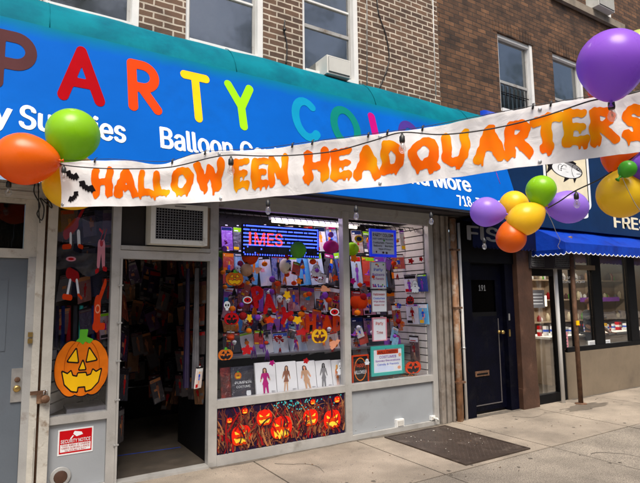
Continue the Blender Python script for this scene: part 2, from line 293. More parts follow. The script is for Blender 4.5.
# ---------------------------------------------------------------- implicit 2-D shapes -> flat mesh
def march(f, x0, x1, y0, y1, h):
    nx = max(2, int(math.ceil((x1-x0)/h))); ny = max(2, int(math.ceil((y1-y0)/h)))
    xs = np.linspace(x0, x1, nx+1); ys = np.linspace(y0, y1, ny+1); U, W = np.meshgrid(xs, ys); D = f(U, W)
    vs = []; idx = {}; fs = []
    def vert(x, y):
        k = (round(x, 6), round(y, 6))
        if k not in idx: idx[k] = len(vs); vs.append((x, y))
        return idx[k]
    ins = D < 0
    for j in range(ny):
        row = ins[j:j+2]
        if not row.any(): continue
        for i in range(nx):
            q = [(i, j), (i+1, j), (i+1, j+1), (i, j+1)]
            d = [D[b, a] for a, b in q]; n = sum(v < 0 for v in d)
            if n == 0: continue
            if n == 4: fs.append([vert(xs[a], ys[b]) for a, b in q]); continue
            p = []
            for k in range(4):
                (a, b), (a2, b2) = q[k], q[(k+1) % 4]; d0, d1 = d[k], d[(k+1) % 4]
                if d0 < 0: p.append(vert(xs[a], ys[b]))
                if (d0 < 0) != (d1 < 0):
                    t = d0/(d0-d1); p.append(vert(xs[a]+(xs[a2]-xs[a])*t, ys[b]+(ys[b2]-ys[b])*t))
            p = [v for k, v in enumerate(p) if v != p[k-1]]
            if len(p) >= 3: fs.append(p)
    return vs, fs
def seg(a, b, r, r2=None):
    r2 = r if r2 is None else r2
    def f(x, y):
        dx, dy = b[0]-a[0], b[1]-a[1]; t = np.clip(((x-a[0])*dx+(y-a[1])*dy)/(dx*dx+dy*dy+1e-12), 0, 1)
        return np.hypot(x-a[0]-t*dx, y-a[1]-t*dy)-(r+(r2-r)*t)
    return f
def U_(*fs): return lambda x, y: np.minimum.reduce([f(x, y) for f in fs])
def I_(*fs): return lambda x, y: np.maximum.reduce([f(x, y) for f in fs])
def Neg(f): return lambda x, y: -f(x, y)
def ell(cx, cy, rx, ry): return lambda x, y: (np.hypot((x-cx)/rx, (y-cy)/ry)-1)*min(rx, ry)
def poly(pts):
    def f(x, y):
        d = np.full(np.shape(x), 1e9); ins = np.zeros(np.shape(x), bool); n = len(pts)
        for i in range(n):
            (x0, y0), (x1, y1) = pts[i], pts[(i+1) % n]
            d = np.minimum(d, seg((x0, y0), (x1, y1), 0)(x, y))
            c = ((y0 > y) != (y1 > y)) & (x < (x1-x0)*(y-y0)/((y1-y0)+1e-12)+x0); ins ^= c
        return np.where(ins, -d, d)
    return f
def arc(cx, cy, rx, ry, a0, a1, r, n=14):
    A = [math.radians(a0+(a1-a0)*i/n) for i in range(n+1)]; P = [(cx+rx*math.cos(a), cy+ry*math.sin(a)) for a in A]
    return U_(*[seg(P[i], P[i+1], r) for i in range(n)])
def plane(p0, eu, ev, nrm):
    p0, eu, ev, nrm = [np.array(q, float) for q in (p0, eu, ev, nrm)]
    return lambda u, v, o: p0+eu*u+ev*v+nrm*o
def fplane(x0, x1, z0, z1, Y): return plane((x0, Y, z0), (x1-x0, 0, 0), (0, 0, z1-z0), (0, -1, 0))
def art(M, fr, layers, h=.03, box=(-.05, 1.05, -.05, 1.05), off=.001, st=.0006):
    for i, (f, k) in enumerate(layers):
        vs, fs = march(f, box[0], box[1], box[2], box[3], h)
        if fs: M.add([fr(u, v, off+st*i) for u, v in vs], fs, k)
    return M
_tc = {}
FONT = None
try:    # Blender's own bundled interface font
    import os
    _p = os.path.join(bpy.utils.system_resource('DATAFILES'), 'fonts', 'Inter.woff2')
    FONT = bpy.data.fonts.load(_p) if os.path.exists(_p) else None
except Exception: FONT = None
def tmesh(s, bold=0):
    if FONT is not None and s.upper() == s: s = s.replace('I', 'l')     # the bundled font draws a capital I with serifs
    if (s, bold) in _tc: return _tc[(s, bold)]
    cu = bpy.data.curves.new('t', 'FONT'); cu.body = s; cu.offset = bold if FONT is None else (0 if bold >= .028 else bold*.4); cu.font = FONT or cu.font; cu.resolution_u = 3
    o = bpy.data.objects.new('t', cu); C.objects.link(o); bpy.context.view_layer.update()
    me = bpy.data.meshes.new_from_object(o.evaluated_get(bpy.context.evaluated_depsgraph_get()))
    vs = [(v.co.x, v.co.y) for v in me.vertices]; fs = [tuple(p.vertices) for p in me.polygons]
    bpy.data.objects.remove(o); bpy.data.curves.remove(cu); bpy.data.meshes.remove(me)
    _tc[(s, bold)] = (vs, fs); return vs, fs
def text(M, s, fr, u0, u1, v0, v1, k, bold=.02, off=.0016, shear=0):
    vs, fs = tmesh(s, bold); xs = [p[0] for p in vs]; ys = [p[1] for p in vs]; a, b, c, d = min(xs), max(xs), min(ys), max(ys)
    for q_, (ex, ey) in enumerate([(0, 0)] if bold < .028 or FONT is None else [(-.028, 0), (.028, 0), (-.014, .012), (.014, -.012), (0, 0)]):
        M.add([fr(u0+(x-a+ex)/(b-a)*(u1-u0), v0+(y-c+ey)/(d-c)*(v1-v0), off+.00025*q_) for x, y in vs], fs, k)
    return M
# picture shapes in the unit square
def s_leaf(rot=0, n=5):
    def f(x, y):
        X, Y = x-.5, y-.5; a = np.arctan2(Y, X)+rot; r = np.hypot(X, Y)
        return r-(.30+.17*np.abs(np.cos(a*n/2))**1.6-.0*a-.06*np.abs(np.sin(a*n*1.5)))
    return U_(f, seg((.5, .5), (.5+.5*math.cos(rot-1.57), .5+.5*math.sin(-1.57-rot)), .02))
def jol(body='i_pump', line='i_black', glow='i_yel', stem='i_leafg', rings=True):
    B = U_(ell(.5, .45, .3, .42), ell(.3, .44, .26, .40), ell(.7, .44, .26, .40), ell(.2, .44, .19, .32), ell(.8, .44, .19, .32))
    L = [(lambda x, y: B(x, y)-.012, line), (B, body)]
    if rings: L.append((I_(B, U_(arc(.5, .45, .17, .40, 60, 130, .006), arc(.5, .45, .32, .41, 115, 245, .007), arc(.5, .45, .32, .41, -65, 65, .007), arc(.5, .42, .16, .40, 240, 300, .005))), 'i_pumpd'))
    E = U_(poly([(.24, .55), (.42, .53), (.38, .72)]), poly([(.76, .55), (.58, .53), (.62, .72)]), poly([(.45, .42), (.56, .42), (.51, .54)]))
    Mo = poly([(.15, .40), (.24, .36), (.30, .40), (.33, .33), (.42, .31), (.43, .36), (.57, .36), (.58, .31), (.67, .33), (.70, .40), (.76, .36), (.85, .40), (.80, .22), (.68, .12), (.58, .10), (.57, .17), (.43, .17), (.42, .10), (.32, .12), (.20, .22)])
    F = U_(E, Mo); L += [(lambda x, y: F(x, y)-.022, line), (F, glow)]
    S = poly([(.38, .84), (.44, .88), (.44, 1.0), (.58, 1.0), (.56, .89), (.68, .85), (.62, .80), (.54, .84), (.5, .79), (.44, .83)])
    return L+[(lambda x, y: S(x, y)-.008, stem)]
def ghost():
    B = U_(I_(U_(ell(.5, .62, .26, .34), poly([(.24, .62), (.76, .62), (.84, .1), (.16, .1)])), lambda x, y: .1+.05*np.sin(x*26)-y), seg((.28, .5), (.12, .42), .06), seg((.72, .5), (.88, .42), .06))
    return [(lambda x, y: B(x, y)-.02, 'i_grey'), (B, 'i_white'), (U_(ell(.42, .7, .04, .06), ell(.58, .7, .04, .06), ell(.5, .55, .06, .05)), 'i_black')]
def figure(cloth='i_mag', skin='i_tan', hair='i_brown', long=False):
    L = [(U_(ell(.5, .88, .085, .07), seg((.45, .9), (.43, .78), .035), seg((.55, .9), (.57, .78), .035)), hair), (U_(ell(.5, .87, .05, .05), seg((.5, .83), (.5, .78), .03), seg((.36, .72), (.30, .52), .025), seg((.64, .72), (.70, .55), .025), seg((.45, .4), (.42, .04), .04, .02), seg((.55, .4), (.6, .04), .04, .02)), skin)]
    B = U_(seg((.40, .74), (.60, .74), .04), poly([(.38, .76), (.62, .76), (.57, .58), (.64, .42), (.36, .42), (.43, .58)]), seg((.38, .74), (.34, .62), .035), seg((.62, .74), (.66, .62), .035))
    if long: B = U_(B, seg((.45, .45), (.42, .08), .06, .03), seg((.55, .45), (.6, .08), .06, .03))
    return L+[(B, cloth)]
def bat(k='i_black'):
    B = U_(ell(.5, .5, .07, .13), poly([(.5, .55), (.3, .78), (.02, .6), (.12, .55), (.16, .40), (.26, .48), (.36, .36), (.44, .46)]), poly([(.5, .55), (.7, .78), (.98, .6), (.88, .55), (.84, .40), (.74, .48), (.64, .36), (.56, .46)]), poly([(.44, .6), (.45, .75), (.49, .62)]), poly([(.56, .6), (.55, .75), (.51, .62)]))
    return [(B, k)]

# ================================================================= GROUND
g = MB(); g.add([(-30, -40, -.16), (60, -40, -.16), (60, 40, -.16), (-30, 40, -.16)], [(0, 1, 2, 3)], 'asphalt'); struct(g.build('road', loc=(0, 0, 0)))
yj = float(atg(528, 453)[1]); jx = [float(atg(*p)[0]) for p in ((371, 440), (286, 464))]
# pavement slabs: joints are real grooves between slabs
g = MB(); g.box(-30, 60, -1.0, 6.2, -.15, -.012, 'soilstain')
x_ed = [-6, -4.5, -3, -1.6, -.3, 1.05, 2.35, 3.68, 5.3, 6.9, 8.5, 10.1, 11.7, 13.3, 15, 17, 19, 21, 23, 25]
W = .008
for i in range(len(x_ed)-1):
    g.box(x_ed[i]+W, x_ed[i+1]-W, yj+W, 5.32, -.012, 0, 'walk')
for i in range(len(x_ed)-1):
    for (ya, yb) in ((-.9, .7), (.7, 2.3), (2.3, yj)):
        g.box(x_ed[i]+W, x_ed[i+1]-W, ya+W, yb-W, -.012, -.0015*((i*7+int(ya*3)) % 3), 'walk2')
g.box(-30, -6, -.9, 5.32, -.012, 0, 'walk2'); g.box(25, 60, -.9, 5.32, -.012, 0, 'walk2')
struct(g.build('sidewalk', loc=(0, 0, 0)))
g = MB(); g.box(-30, 60, -1.18, -1.0, -.15, 0, 'stone'); struct(g.build('kerb', loc=(0, 0, 0)))
g = MB(); g.box(-30, 60, -16, -11, -.15, -.01, 'walk2'); struct(g.build('far_sidewalk', loc=(0, -12, 0)))
s = MB(); c = atg(590, 405)
art(s, plane((c[0]-.75, c[1]-.22, .002), (1.15, 0, 0), (0, .38, 0), (0, 0, 1)), [(lambda x, y: np.hypot((x-.5)/.42, (y-.5)/.34)-1+.28*np.sin(x*17+y*9)*np.cos(y*21), 'soilstain')], .02)
o = s.build('pavement_stain', loc=(c[0], c[1], 0)); struct(o)
# dirt gathered along the foot of the shopfronts, and hairline cracks
def noise1(x, p): return math.sin(x*3.1+p)*.5+math.sin(x*7.7+p*2)*.3+math.sin(x*17.3+p)*.2
g = MB()
for (xa, xb, wd) in ((-.7, 1.0, .05), (1.9, 5.55, .06), (5.6, 7.05, .05), (7.95, 15, .05)):
    n_ = int((xb-xa)/.04); vs = []
    for i in range(n_+1): x = xa+(xb-xa)*i/n_; vs += [(x, Y0+.05, .0022), (x, Y0-.03-wd*(.45+.5*noise1(x, 1)), .0022)]
    g.add(vs, [(2*i+1, 2*i+3, 2*i+2, 2*i) for i in range(n_)], 'grime')
random.seed(19)
for (x, y, a, L_) in ((2.5, 4.9, -1.2, 1.0), (6.2, 4.9, -1.4, 1.1), (5.4, 3.3, -.3, 1.3), (7.6, 3.5, .4, 1.0), (3.2, 3.6, -2.4, .9)):
    pts = []
    for i in range(26): pts.append((x, y)); a += (rnd()-.5)*.9; a *= .97; x += L_/25*math.cos(a); y += L_/25*math.sin(a)
    vs = []
    for i, (px_, py_) in enumerate(pts): w_ = .0035*(1-i/26)+.0008; vs += [(px_-w_, py_-w_, .0024), (px_+w_, py_+w_, .0024)]
    g.add(vs, [(2*i, 2*i+1, 2*i+3, 2*i+2) for i in range(25)], 'grime')
for i in range(70):
    x, y, r = random.uniform(1.2, 10), random.uniform(2.4, 4.95), random.uniform(.008, .024); k_ = 8
    g.add([(x+r*(.8+.4*rnd())*math.cos(6.283*q/k_), y+r*(.8+.4*rnd())*math.sin(6.283*q/k_), .0026) for q in range(k_)], [tuple(range(k_))], 'grime')
struct(g.build('pavement_dirt', loc=(4, 4, 0)))
# litter bits
lt = MB(); random.seed(3)
for i in range(110):
    if i < 55: x, y, z = random.uniform(4.15, 4.95), random.uniform(4.15, 4.95), .016
    else: x, y, z = random.uniform(2.6, 9), random.uniform(3.2, 5.0), .004
    a = rnd()*6.28; r = .004+.009*rnd(); h = .003+.006*rnd()
    lt.add([(x+r*math.cos(a), y+r*math.sin(a), z), (x-r*math.sin(a)*.6, y+r*math.cos(a)*.6, z+h), (x-r*math.cos(a), y-r*math.sin(a), z+.001), (x+r*math.sin(a)*.6, y-r*math.cos(a)*.6, z)], [(0, 1, 2, 3)], 'litter' if i < 55 and i % 4 else 'leaflit')
o = lt.build('litter', loc=(4.6, 4.5, 0)); o['kind'] = 'stuff'; o['label'] = 'pale scraps and dry leaf bits scattered over the hatch and pavement'; o['category'] = 'litter'
# cellar hatch
t = thing('cellar_hatch', 'brown metal cellar hatch plate set in the pavement outside the shop', 'hatch', (4.55, 4.4, 0))
hx0, hx1, hy0, hy1 = 4.06, 5.0, 3.79, 5.0
p = MB(); p.box(hx0, hx1, hy0, hy1, .001, .012, 'plate')
nx = 30; ny = 38
for i in range(nx):
    for j in range(ny):
        if (i+j) % 2: continue
        x = hx0+.05+(hx1-hx0-.1)*i/(nx-1); y = hy0+.05+(hy1-hy0-.1)*j/(ny-1); a = .011; b_ = .004
        if (i//1+j//1) % 4 < 2: a, b_ = b_, a
        p.add([(x-a, y, .0122), (x, y-b_, .0122), (x+a, y, .0122), (x, y+b_, .0122), (x, y, .0155)], [(0, 1, 4), (1, 2, 4), (2, 3, 4), (3, 0, 4)], 'plate')
p.build('plate', t)
p = MB()
for a in ((hx0-.03, hx1+.03, hy0-.03, hy0-.002), (hx0-.03, hx1+.03, hy1+.002, hy1+.03), (hx0-.03, hx0-.002, hy0-.002, hy1+.002), (hx1+.002, hx1+.03, hy0-.002, hy1+.002)): p.box(a[0], a[1], a[2], a[3], .001, .016, 'plate')
p.build('frame', t)

# ================================================================= LEFT BUILDING (party shop)
B1 = thing('brick_building', 'brown brick building with pale mortar above the blue party shop awning', 'building', (2.5, Y0, 0))
WZ = 4.40
wins1 = [(.25, 1.12), (1.60, 2.52), (3.05, 3.90)]
def wall_with_holes(x0, x1, z0, z1, y, holes, k, dep=.18, reveal='white'):
    M = MB(); xs = sorted({x0, x1}|{h[0] for h in holes}|{h[1] for h in holes}); zs = sorted({z0, z1}|{h[2] for h in holes}|{h[3] for h in holes})
    for i in range(len(xs)-1):
        for j in range(len(zs)-1):
            cx, cz = (xs[i]+xs[i+1])/2, (zs[j]+zs[j+1])/2
            if any(h[0] < cx < h[1] and h[2] < cz < h[3] for h in holes): continue
            M.add([(xs[i], y, zs[j]), (xs[i+1], y, zs[j]), (xs[i+1], y, zs[j+1]), (xs[i], y, zs[j+1])], [(0, 1, 2, 3)], k)
    for a, b, c, d in holes:
        M.add([(a, y, c), (a, y+dep, c), (a, y+dep, d), (a, y, d)], [(0, 1, 2, 3)], k)
        M.add([(b, y, c), (b, y+dep, c), (b, y+dep, d), (b, y, d)], [(3, 2, 1, 0)], k)
        M.add([(a, y, d), (b, y, d), (b, y+dep, d), (a, y+dep, d)], [(0, 1, 2, 3)], k); M.add([(a, y, c), (b, y, c), (b, y+dep, c), (a, y+dep, c)], [(3, 2, 1, 0)], k)
    return M
YW = 5.2
w = wall_with_holes(-8, 5.36, 2.9, 13, YW, [(a, b, WZ, 6.05) for a, b in wins1]+[(a, b, 7.4, 9.2) for a, b in wins1], 'brick1')
w.box(-8, 5.36, YW+.4, YW+.5, 2.9, 13, 'roomdark'); w.box(-8, 5.36, YW+.5, 12, 12.9, 13, 'darkbox'); w.box(-8, -.75, YW+.002, YW+.3, 0, 2.9, 'stucco')
w.build('wall', B1)
def upper_window(P, a, b, z0, z1, meet, top=None, lab=None):
    """double-hung window deep in its opening with broad white casing"""
    f = MB(); y = YW+.03
    f.box(a+.002, a+.045, y, YW+.16, z0, z1, 'white'); f.box(b-.07, b-.002, y-.02, YW+.16, z0, z1, 'white'); f.box(a+.045, b-.07, y, YW+.16, z1-.06, z1-.002, 'white'); f.box(a+.045, b-.07, y-.03, YW+.16, z0+.002, z0+.06, 'white')
    f.box(a+.045, a+.07, y+.05, y+.09, z0+.06, z1-.06, 'alud'); f.box(b-.105, b-.07, y+.05, y+.09, z0+.06, z1-.06, 'alud')
    f.box(a+.07, b-.105, y+.04, y+.085, meet-.022, meet+.022, 'alud')
    if top: f.box(a+.07, b-.105, y+.035, y+.08, top-.012, top+.012, 'white')
    wo = f.build('window', P)
    if lab: wo['label'] = lab
    g = MB(); g.box(a+.07, b-.105, y+.058, y+.064, z0+.06, z1-.06, 'glup'); g.build('pane', wo)
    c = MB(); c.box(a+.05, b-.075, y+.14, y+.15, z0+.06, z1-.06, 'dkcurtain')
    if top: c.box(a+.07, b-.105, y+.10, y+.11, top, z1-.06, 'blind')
    c.build('curtain', wo); return wo
upper_window(B1, *wins1[0], WZ, 6.05, 5.0, None); upper_window(B1, *wins1[1], WZ, 6.05, 5.25, 5.10); upper_window(B1, *wins1[2], WZ, 6.05, 5.06, 5.40)
for a, b in wins1: upper_window(B1, a, b, 7.4, 9.2, 8.2)
# shopfront metalwork
f = MB()
F0, F1 = Y0, Y0+.09
def fb(x0, x1, z0, z1, k='alu', y0=F0, y1=F1): f.box(x0, x1, y0, y1, z0, z1, k)
fb(1.885, 1.975, 0, 2.72); fb(3.56, 3.65, .1, 2.72, 'alu', F0-.004); fb(4.975, 5.06, 0, 2.72)
fb(1.975, 3.56, .56, .64); fb(3.65, 4.975, .56, .64); fb(1.975, 3.56, 0, .10, 'alu', F0-.012); fb(3.65, 4.975, 0, .055, 'alu', F0-.008); fb(3.56, 3.65, 0, .10, 'alu', F0-.006)
fb(1.885, 5.06, 2.722, 2.80, 'alud'); fb(1.975, 4.975, 2.64, 2.72, 'alud', F0+.02)
fb(.925, 1.0, 0, 2.72); fb(.455, .925, .60, .665); fb(.455, .925, 0, .04); fb(.455, .925, 2.6, 2.72)
fb(1.0, 1.885, 2.06, 2.14); fb(1.0, 1.885, 2.145, 2.185, 'alud', F0-.015)
fb(1.0, 1.885, 2.62, 2.72, 'alud')
f.build('shopfront_frame', B1)
p = MB(); p.box(3.652, 4.973, F0+.03, F0+.045, .057, .558, 'panel')
for i in range(5): x = 3.72+i*.3; p.tube([(x, F0+.031, .10), (x, F0+.027, .10)], .006, 'alud')
p.build('kick_panel', B1)
p = MB(); p.box(.457, .923, F0+.03, F0+.045, .042, .598, 'panel'); q = p.build('kick_panel', B1)
v = MB(); cx, cz = .565, .15
v.lathe((cx, F0+.028, cz), (0, -1, 0), [(0, .085), (.006, .085), (.006, .075), (.01, .062)], 'alud', 24); v.lathe((cx, F0+.017, cz), (0, -1, 0), [(0, .055), (.002, .05)], 'browncol', 20); v.build('round_vent', q)
for x0, x1, z0, z1 in ((1.977, 3.558, .642, 2.64), (3.652, 4.973, .642, 2.64), (.457, .923, .667, 2.6)):
    p = MB(); p.box(x0, x1, F0+.04, F0+.046, z0, z1, 'gl'); p.build('shop_window_pane', B1)
# transom beside the air conditioner
p = MB(); p.box(1.002, 1.22, F0+.03, F0+.05, 2.187, 2.618, 'roomdark'); p.box(1.80, 1.884, F0+.03, F0+.05, 2.187, 2.618, 'ply'); p.box(1.22, 1.80, F0+.05, F0+.07, 2.187, 2.618, 'roomdark'); p.build('transom_panel', B1)
# door hardware strip of screws on the jamb, threshold
p = MB(); p.box(1.0, 1.885, F0-.02, F0+.1, 0, .022, 'alu'); p.build('threshold', B1)
p = MB(); p.box(1.0, 1.045, F0+.09, F0+.16, .03, 2.06, 'black'); p.box(1.001, 1.02, F0-.012, F0+.0, .02, 2.06, 'alu')
for z in (.35, .75, 1.1, 1.45, 1.8): p.box(.985, 1.03, F0-.016, F0-.001, z, z+.012, 'alud')
for z in (.28, 1.62): p.box(1.0, 1.03, F0+.06, F0+.09, z, z+.1, 'rust')
p.build('door_jamb', B1)
# left pillar, groove and grey service door with transom light
p = MB(); p.box(.378, .455, F0-.02, F1, 0, 2.72, 'cream'); p.box(.357, .378, F0+.04, F1, 0, 2.72, 'rust'); p.box(.30, .357, F0-.012, F1, 0, 2.72, 'cream'); p.box(.33, .345, F0-.022, F0-.012, .0, .6, 'cream'); p.build('pillar', B1)
p = MB(); p.box(-.75, .30, F0+.02, F1, 2.04, 2.12, 'cream'); p.box(.24, .30, F0+.0, F1, 0, 2.04, 'alud'); p.box(.20, .30, F0+.02, F1, 2.12, 2.52, 'cream'); p.box(-.75, .30, F0+.02, F1, 2.52, 2.56, 'cream'); p.box(-.8, -.75, F0+.02, F1, 0, 2.9, 'cream')
for i in range(5): p.box(-.75, .30, F0-.0-.012*(i % 2), F1, 2.562+i*.03, 2.59+i*.03, 'soil')
p.build('door_frame', B1)
p = MB(); p.box(-.75, .20, F0+.06, F0+.07, 2.12, 2.52, 'gldark'); p.box(-.75, .20, F0+.2, F0+.21, 2.1, 2.55, 'roomdark'); p.build('transom_window', B1)
p = MB(); p.box(-.74, .238, F0+.045, F0+.085, .01, 2.038, 'bluegrey'); p.box(-.6, .10, F0+.040, F0+.045, 1.25, 1.85, 'bluegrey'); d = p.build('metal_door', B1)
lx, lz = XZ(17, 385, F0+.04)
p = MB(); p.box(lx-.045, lx+.045, F0+.032, F0+.045, lz-.14, lz+.14, 'steel'); p.lathe((lx, F0+.034, lz+.045), (0, -1, 0), [(0, .022), (.012, .022), (.014, .012)], 'rust'); p.lathe((lx, F0+.034, lz-.03), (0, -1, 0), [(0, .03), (.018, .026), (.022, .014)], 'bronze'); p.build('lock_plate', d)
p = MB(); hx, hz = XZ(30, 338, F0)
for dz in (-.025, .03): p.box(hx-.018, hx+.018, F0-.022, F0-.012, hz+dz-.02, hz+dz+.02, 'bronze')
p.build('hinge', B1)
# hasp + padlock
t = thing('padlock', 'rusty padlock on a hasp across the cream pillar beside the grey door', 'padlock', (.39, F0-.05, .86))
p = MB(); p.box(.30, .42, F0-.032, F0-.022, .875, .905, 'rust'); p.tube([(.40, F0-.06, .87), (.40, F0-.06, .90), (.415, F0-.06, .915), (.43, F0-.06, .90), (.43, F0-.06, .87)], .005, 'steel'); p.build('hasp', t)
p = MB(); p.lathe((.415, F0-.042, .835), (0, -1, 0), [(0, .03), (.01, .034), (.026, .034), (.034, .028)], 'rust'); p.box(.35, .40, F0-.04, F0-.022, .80, .89, 'rust'); p.build('lock_body', t)
# soffit box + shutter housing under awning
p = MB(); p.box(-.75, 5.62, Y0-.22, Y0+.0, 2.80, 3.0, 'darkbox'); p.box(-.75, 5.62, Y0, Y0+.12, 2.802, 2.92, 'alud'); p.build('shutter_housing', B1)
# right pilaster: ribbed shutter track, copper pipe, white conduit
p = MB(); xa = 5.062
for i in range(5): p.box(xa+.006+i*.052, xa+.046+i*.052, F0-.045+(.02 if i % 2 else 0), F1, 0, 2.78, 'corr')
p.box(xa, 5.34, F0+.0, F1, 0, 2.78, 'darkbox'); p.build('shutter_track', B1)
t = thing('drain_pipe', 'rusty copper coloured pipe running down the pilaster right of the shop window', 'pipe', (5.40, F0-.05, 0))
p = MB(); p.tube([(5.385, F0-.05, .0), (5.385, F0-.05, 2.75)], .042, 'copper', 14); p.tube([(5.45, F0-.03, .0), (5.45, F0-.03, 2.75)], .024, 'copper', 10); p.build('pipe', t)
for z in (.5, 1.5, 2.3): p = MB(); p.box(5.335, 5.475, F0-.1, F0-.0, z, z+.025, 'rust'); p.build('bracket', t)
p = MB(); p.tube([(5.52, F0-.045, .0), (5.52, F0-.045, 2.7)], .02, 'white', 10); p.tube([(5.52, F0-.045, .95), (5.52, F0-.045, .97)], .028, 'steel', 10)
tag(p.build('conduit', loc=(5.52, F0-.045, 0)), 'slim white conduit between the copper pipe and the navy door', 'pipe')
# outlets on kick panel
for (px, py, lab) in ((400, 423, 'small white outlet cover low on the grey kick panel'), (433, 418, 'white hose bib box at the corner of the shopfront')):
    x, z = XZ(px, py, F0); p = MB(); s_ = .062 if px < 410 else .035
    p.box(x-s_, x+s_, F0-.01+.0, F0+.03, z-s_*.75, z+s_*.75, 'white'); p.box(x-s_*.75, x+s_*.75, F0-.018, F0-.01, z-s_*.5, z+s_*.5, 'soil')
    if px > 410: p.tube([(x, F0-.01, z), (x+.02, F0-.06, z), (x+.03, F0-.07, z-.03)], .013, 'acw')
    tag(p.build('outlet_box', loc=(x, F0, z)), lab, 'outlet')
# interior room
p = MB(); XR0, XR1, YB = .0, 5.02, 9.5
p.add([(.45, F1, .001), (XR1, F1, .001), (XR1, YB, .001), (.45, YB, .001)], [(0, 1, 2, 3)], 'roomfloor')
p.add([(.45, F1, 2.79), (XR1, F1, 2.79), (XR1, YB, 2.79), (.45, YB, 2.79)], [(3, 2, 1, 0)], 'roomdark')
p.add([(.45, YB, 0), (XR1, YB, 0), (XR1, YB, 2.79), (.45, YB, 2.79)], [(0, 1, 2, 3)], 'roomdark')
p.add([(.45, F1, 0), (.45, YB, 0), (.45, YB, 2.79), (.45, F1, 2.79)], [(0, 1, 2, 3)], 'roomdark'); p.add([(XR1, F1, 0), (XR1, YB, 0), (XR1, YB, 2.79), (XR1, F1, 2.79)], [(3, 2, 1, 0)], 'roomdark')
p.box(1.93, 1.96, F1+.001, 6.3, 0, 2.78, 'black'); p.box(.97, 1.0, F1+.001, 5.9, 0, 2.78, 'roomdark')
x0, x1 = 1.04, 1.88; p.add([(x0, 6.1, .003), (x1, 6.02, .003), (x1, 6.035, .003), (x0, 6.12, .003)], [(0, 1, 2, 3)], 'i_blue')
p.build('shop_interior', B1)
p = MB(); p.box(1.962, 4.998, F1+.001, 6.15, .52, .57, 'shelf'); p.box(1.962, 4.998, 6.15, 6.17, .0, 2.78, 'roomdark')
p.box(.46, .965, F1+.001, 5.85, .60, .64, 'shelf'); p.build('display_platform', B1)
p = MB(); nsl = 22       # slatwall return on the right
for i in range(nsl):
    z = .60+i*.0955; p.box(4.955, 4.972, F1+.002, 6.14, z+.007, z+.0885, 'slat')
p.box(4.973, 4.985, F1+.002, 6.14, .6, 2.75, 'slatdark'); p.build('slatwall', B1)
p = MB()
for i in range(6):
    z = .66+i*.0955; a = np.array((.47, 5.30, z+.045)); b = np.array((.78, 5.84, z+.045)); c = (a+b)/2; h = (b-a)/2; n_ = np.array((-h[1], h[0], 0)); n_ = n_/np.linalg.norm(n_)*.006
    p.obox(c, (h, n_, (0, 0, .04)), 'slat')
p.add([(.465, 5.32, .66), (.775, 5.86, .66), (.775, 5.86, 2.6), (.465, 5.32, 2.6)], [(0, 1, 2, 3)], 'slatdark'); p.build('slatwall', B1)

# door interior racks of costume bags
EXTRA = []
PAL = ['navy', 'purple', 'red', 'black', 'white', 'orange', 'blue', 'pink']
def bag(M, c, eu, ev, th, k, fig=None, hang=True):
    """flat costume packet: card with folded plastic top; eu, ev half vectors"""
    c = np.array(c, float); eu = np.array(eu, float); ev = np.array(ev, float); n = np.cross(eu, ev); n = n/np.linalg.norm(n)
    if n[1] > 0 and abs(n[1]) > .3: n = -n
    M.obox(c, (eu, ev, n*th), k); M.obox(c+ev*1.06, (eu*.96, ev*.055, n*th*1.4), 'i_black')
    if hang: M.obox(c+ev*1.16, (eu*.22, ev*.05, n*.001), 'i_dimg' if k in ('p_maroon', 'p_brown', 'p_plum', 'p_charcoal') else 'whitepaper')
    return c, eu, ev, n
def pack(c, eu, ev, k, label, group, fig=None, th=.006, name='costume_pack', h=.06, cat='costume'):
    M = MB(); c, eu, ev, n = bag(M, c, eu, ev, th, k)
    pl = plane(c-eu-ev, eu*2, ev*2, n); q = random.random
    def rc(a_, b_, c_, d_, k_, o_): M.add([pl(a_, c_, o_), pl(b_, c_, o_), pl(b_, d_, o_), pl(a_, d_, o_)], [(0, 1, 2, 3)], k_)
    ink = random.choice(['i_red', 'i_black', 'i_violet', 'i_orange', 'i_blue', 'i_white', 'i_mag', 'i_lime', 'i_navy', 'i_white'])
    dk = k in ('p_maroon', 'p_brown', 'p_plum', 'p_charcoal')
    if dk: ink = random.choice(['i_brown', 'i_dkred', 'i_dimg', 'i_black', 'i_bl3'])  # darker print inks too, doorway shade put into the colour
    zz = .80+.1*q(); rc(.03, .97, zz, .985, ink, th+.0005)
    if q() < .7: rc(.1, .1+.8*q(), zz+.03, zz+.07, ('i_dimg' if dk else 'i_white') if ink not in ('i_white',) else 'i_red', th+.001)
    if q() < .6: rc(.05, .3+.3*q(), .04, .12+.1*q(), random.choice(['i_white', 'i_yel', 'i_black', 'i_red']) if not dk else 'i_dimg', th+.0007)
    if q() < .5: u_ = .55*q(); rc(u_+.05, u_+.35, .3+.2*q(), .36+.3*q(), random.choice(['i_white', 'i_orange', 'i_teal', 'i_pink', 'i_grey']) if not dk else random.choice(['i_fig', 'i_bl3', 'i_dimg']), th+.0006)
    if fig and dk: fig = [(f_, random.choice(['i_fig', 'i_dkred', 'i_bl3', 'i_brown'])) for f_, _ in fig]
    if fig:
        k1 = (.75+.35*q())*random.choice((-1, 1)); art(M, plane(c-eu*.9*k1-ev*.95+eu*.3*(q()-.5), eu*1.8*k1, ev*(1.45+.3*q())+eu*.5*(q()-.5), n), fig, h, off=th+.0012)
    return tag(M.build(name, loc=tuple(c)), label, cat, group)
random.seed(11)
FIG = [lambda: figure('i_mag'), lambda: figure('i_dkred', 'i_tan', 'i_black'), lambda: figure('i_blue', 'i_peach', 'i_yel'), lambda: figure('i_black', 'i_peach', 'i_brown', True), lambda: figure('i_violet', 'i_tan', 'i_black', True), lambda: figure('i_orange', 'i_tan', 'i_brown')]
random.seed(15); G1 = 'costume packets hanging on the dim racks inside the doorway'
